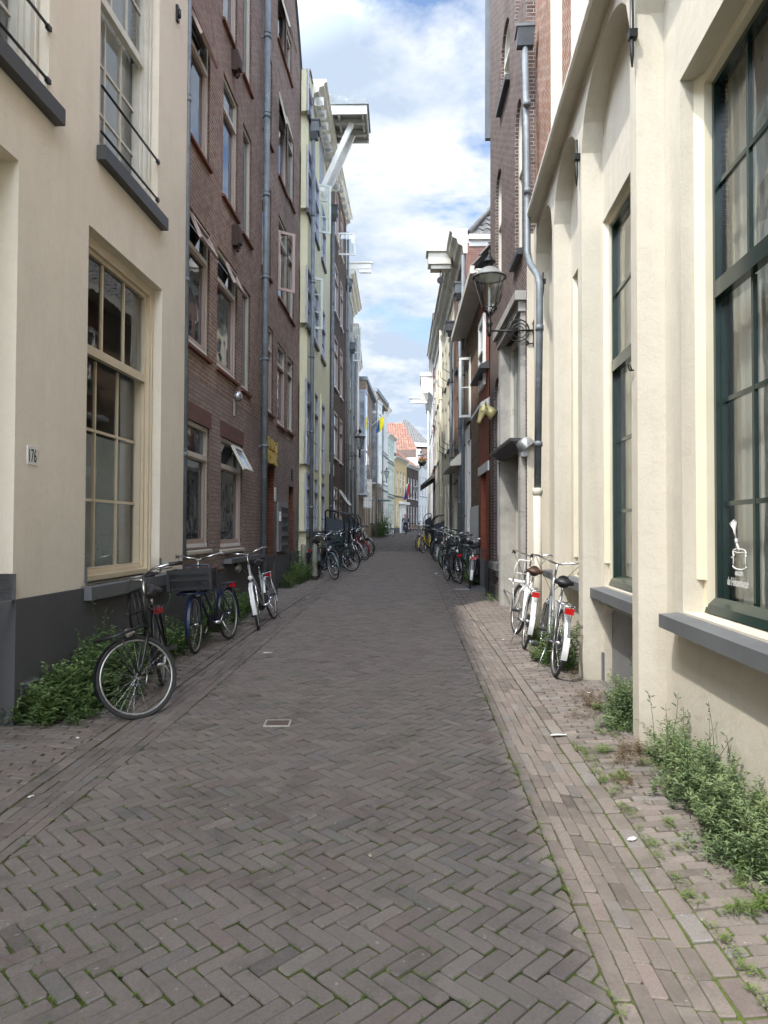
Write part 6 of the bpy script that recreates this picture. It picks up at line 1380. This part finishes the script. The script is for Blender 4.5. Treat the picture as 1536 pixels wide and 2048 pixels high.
S = [(R1(R1.uY(y), 0, 0).x-dx, y, n, .14, .16, h) for y, dx, n, h in ((6.5, .08, 30, .10), (6.2, .14, 40, .12), (5.9, .28, 25, .07), (5.0, .12, 40, .10), (4.8, .2, 30, .08), (4.45, .3, 25, .06), (7.2, .1, 10, .12))]
weeds('dry_weeds', 'dry brown weeds along the foot of the right pillars', S, LD, 17, leaf=(.03, .007), step=.012, cat='dry weeds')
S = [(R3(u_, .15, 0).x, R3(u_, 0, 0).y, n, .14, .3, h) for u_, n, h in ((1.9, 30, .25), (2.4, 60, .5), (2.9, 60, .7), (3.5, 40, .6), (-.6, 12, .12), (-1.4, 16, .14))]
weeds('weed_patch', 'green weeds behind the right row of bicycles', S, LM, 18, leaf=(.055, .02), step=.03)
stalks('pale green stalks rising from the weeds under the near right window', [(R1(R1.uY(y), -.12, 0).x-.08, y, 5, .5) for y in (4.6, 4.2, 3.8, 3.4)]+[(R1(R1.uY(5.7), -.1, 0).x-.05, 5.7, 4, .5)], LN, 31)
stalks('thin green stalks rising from the left weeds beside the black bicycle', [(L1(L1.uY(y), .18, 0).x, y, 6, h) for y, h in ((6.1, .6), (6.6, .8), (6.9, .95), (7.6, .7), (8.4, .6))], LM, 32)
b_ = R1(R1.uY(7.15), .03, 0); weeds('tall_weed', 'thin airy weed stem standing against the cream pillar', [(b_.x, b_.y, 5, .05, .06, .75)], leafmat('pale_weed', (.14, .15, .08), (.3, .3, .18)), 19, leaf=(.03, .002), step=.02, cat='weed', kind='stuff')
S = []; q = random.Random(5)
for k in range(60): y = q.uniform(2.2, 5.3); S.append((interp(y, RC)+.12+q.gauss(0, .015), y, 7, .03, .03, .03))
for k in range(26): y = q.uniform(2.3, 5.5); S.append((interp(y, RC)+q.uniform(.15, .6), y, 12, .035, .03, .045))
for px, py in ((1500, 1750), (1520, 1820), (1480, 1830), (1205, 1505), (1240, 1560), (1300, 1510), (1380, 1590), (1430, 1670), (1195, 1420)): p = gp(px, py); S.append((p.x, p.y, 40, .07, .05, .07))
for k in range(50): y = q.uniform(2.2, 9); S.append((interp(y, RH)+q.gauss(0, .006), y, 4, .02, .03, .015))
weeds('grass_tufts', 'tufts of short grass growing between the pavement bricks', S, LG, 20, leaf=(.035, .004), step=.012, lean=.5, cat='grass')
S = []
for P_ in polys:
    c_ = sum(p[1] for p in P_)/len(P_)
    if c_ > 7.5 or q.random() > 1.15-c_*.1: continue
    for _ in range(5):
        i = q.randrange(len(P_)); t = q.random(); a_, b_ = P_[i], P_[(i+1) % len(P_)]; x, y = a_[0]+(b_[0]-a_[0])*t, a_[1]+(b_[1]-a_[1])*t
        if math.sin(x*5+1.3*math.sin(y*3))+math.sin(y*4+x) > -.35: S.append((x, y, 2, .008, .008, .007))
weeds('moss', 'tiny green moss and seedlings in the joints of the road bricks', S, LG, 23, leaf=(.009, .006), step=.006, lean=.8, cat='moss')
S = [(-.15, 56.5, 60, .4, .6, 2.6), (-.4, 55.4, 40, .3, .5, 1.8)]
weeds('climbing_shrub', 'leafy climbing shrub beside the canopy of the taupe flag house', S, LM, 24, leaf=(.13, .08), step=.10, cat='shrub')
# ================================================================ person cycling away
px0 = gp(811, 1071); X0, Y0 = 1.86, 62.5; g0 = zg(X0, Y0)
rt, _ = make_bike('dark bicycle with wide rear panniers ridden away down the street', 'black', simple=True, lamp=False); rt.location = (X0, Y0, g0); rt.rotation_euler = (0, 0, R(88)); rt.name = 'ridden_bicycle'
for y_ in (-.22, .09): b = MB(I); b.box(-.25, .12, y_, y_+.13, .42, .74); b.build('pannier', M['blk_pl'], rt)
Mp = Matrix.Translation((X0, Y0, g0)) @ Matrix.Rotation(R(88), 4, 'Z')
J = dict(pelvis=(.24, 0, 1.02), waist=(.30, 0, 1.16), chest=(.38, 0, 1.38), neck=(.42, 0, 1.52), head=(.45, 0, 1.62), crown=(.46, 0, 1.74),
 hipL=(.26, .10, .99), kneeL=(.60, .12, .78), ankL=(.46, .12, .42), toeL=(.60, .12, .36), hipR=(.26, -.10, .99), kneeR=(.50, -.12, .62), ankR=(.44, -.12, .20), toeR=(.58, -.12, .16),
 shL=(.38, .19, 1.44), elL=(.52, .27, 1.22), wrL=(.66, .29, 1.10), haL=(.72, .29, 1.10), shR=(.38, -.19, 1.44), elR=(.52, -.27, 1.22), wrR=(.66, -.29, 1.10), haR=(.72, -.29, 1.10))
E = [('pelvis', 'waist'), ('waist', 'chest'), ('chest', 'neck'), ('neck', 'head'), ('head', 'crown')]
for s_ in 'LR': E += [('pelvis', 'hip'+s_), ('hip'+s_, 'knee'+s_), ('knee'+s_, 'ank'+s_), ('ank'+s_, 'toe'+s_), ('chest', 'sh'+s_), ('sh'+s_, 'el'+s_), ('el'+s_, 'wr'+s_), ('wr'+s_, 'ha'+s_)]
RAD = dict(pelvis=.155, waist=.14, chest=.155, neck=.06, head=.10, crown=.075, hip=.10, knee=.062, ank=.042, toe=.035, sh=.075, el=.05, wr=.034, ha=.036)
names = list(J); me = bpy.data.meshes.new('body'); me.from_pydata([J[n] for n in names], [(names.index(a), names.index(b_)) for a, b_ in E], [])
tmp = bpy.data.objects.new('body', me); COL.objects.link(tmp); sk = tmp.modifiers.new('s', 'SKIN'); ss = tmp.modifiers.new('b', 'SUBSURF'); ss.levels = 2; ss.render_levels = 2
for i, n in enumerate(names):
    r_ = RAD.get(n, RAD.get(n[:-1], .05)); me.skin_vertices[0].data[i].radius = (r_, r_); me.skin_vertices[0].data[i].use_root = (n == 'pelvis')
bpy.context.view_layer.update(); ev = tmp.evaluated_get(bpy.context.evaluated_depsgraph_get()); m2 = bpy.data.meshes.new_from_object(ev); bpy.data.objects.remove(tmp)
pr = empty('person', (X0, Y0, g0), rot=(0, 0, R(88)), label='person in a pink jacket with dark sleeves and grey backpack cycling away', cat='person')
skin, pink, dkb, trou, shoe = mat('skin', (.45, .27, .2), .6), mat('pink_jacket', (.50, .16, .22), .8), mat('dark_blue_sleeve', (.03, .04, .09), .8), mat('dark_trousers', (.025, .025, .03), .8), mat('shoes', (.03, .03, .03), .6)
for m_ in (skin, pink, dkb, trou, shoe): m2.materials.append(m_)
for p in m2.polygons:
    c = p.center; p.use_smooth = True
    if c.z > 1.50 and abs(c.y) < .13: k = 0
    elif c.z > 1.05 and abs(c.y) > .20: k = 0 if c.x > .645 else 2
    elif c.z > 1.03 and c.x < .52: k = 1
    elif c.z > 1.03: k = 2 if c.x < .645 else 0
    elif c.x > .5 and c.z < .44 and c.z > .3 or c.z < .22: k = 4
    else: k = 3
    p.material_index = k
bo = bpy.data.objects.new('body', m2); COL.objects.link(bo); bo.parent = pr
b = MB(I); b.lathe((.455, 0, 1.69), [(.125, -.02), (.13, .03), (.11, .09), (.06, .125), (0, .135)], 18); b.build('helmet', pink, pr)
b = MB(I); b.box(.06, .24, -.15, .15, 1.12, 1.50); bp = b.build('backpack', mat('grey_backpack_cloth', (.16, .18, .20), .8), None, loc=(0, 0, 0), bevel=.04); bp.location = (X0, Y0, g0); bp.rotation_euler = (0, 0, R(88)); tag(bp, 'grey backpack worn by the cycling person', 'backpack')
tag(rt, cat='bicycle')
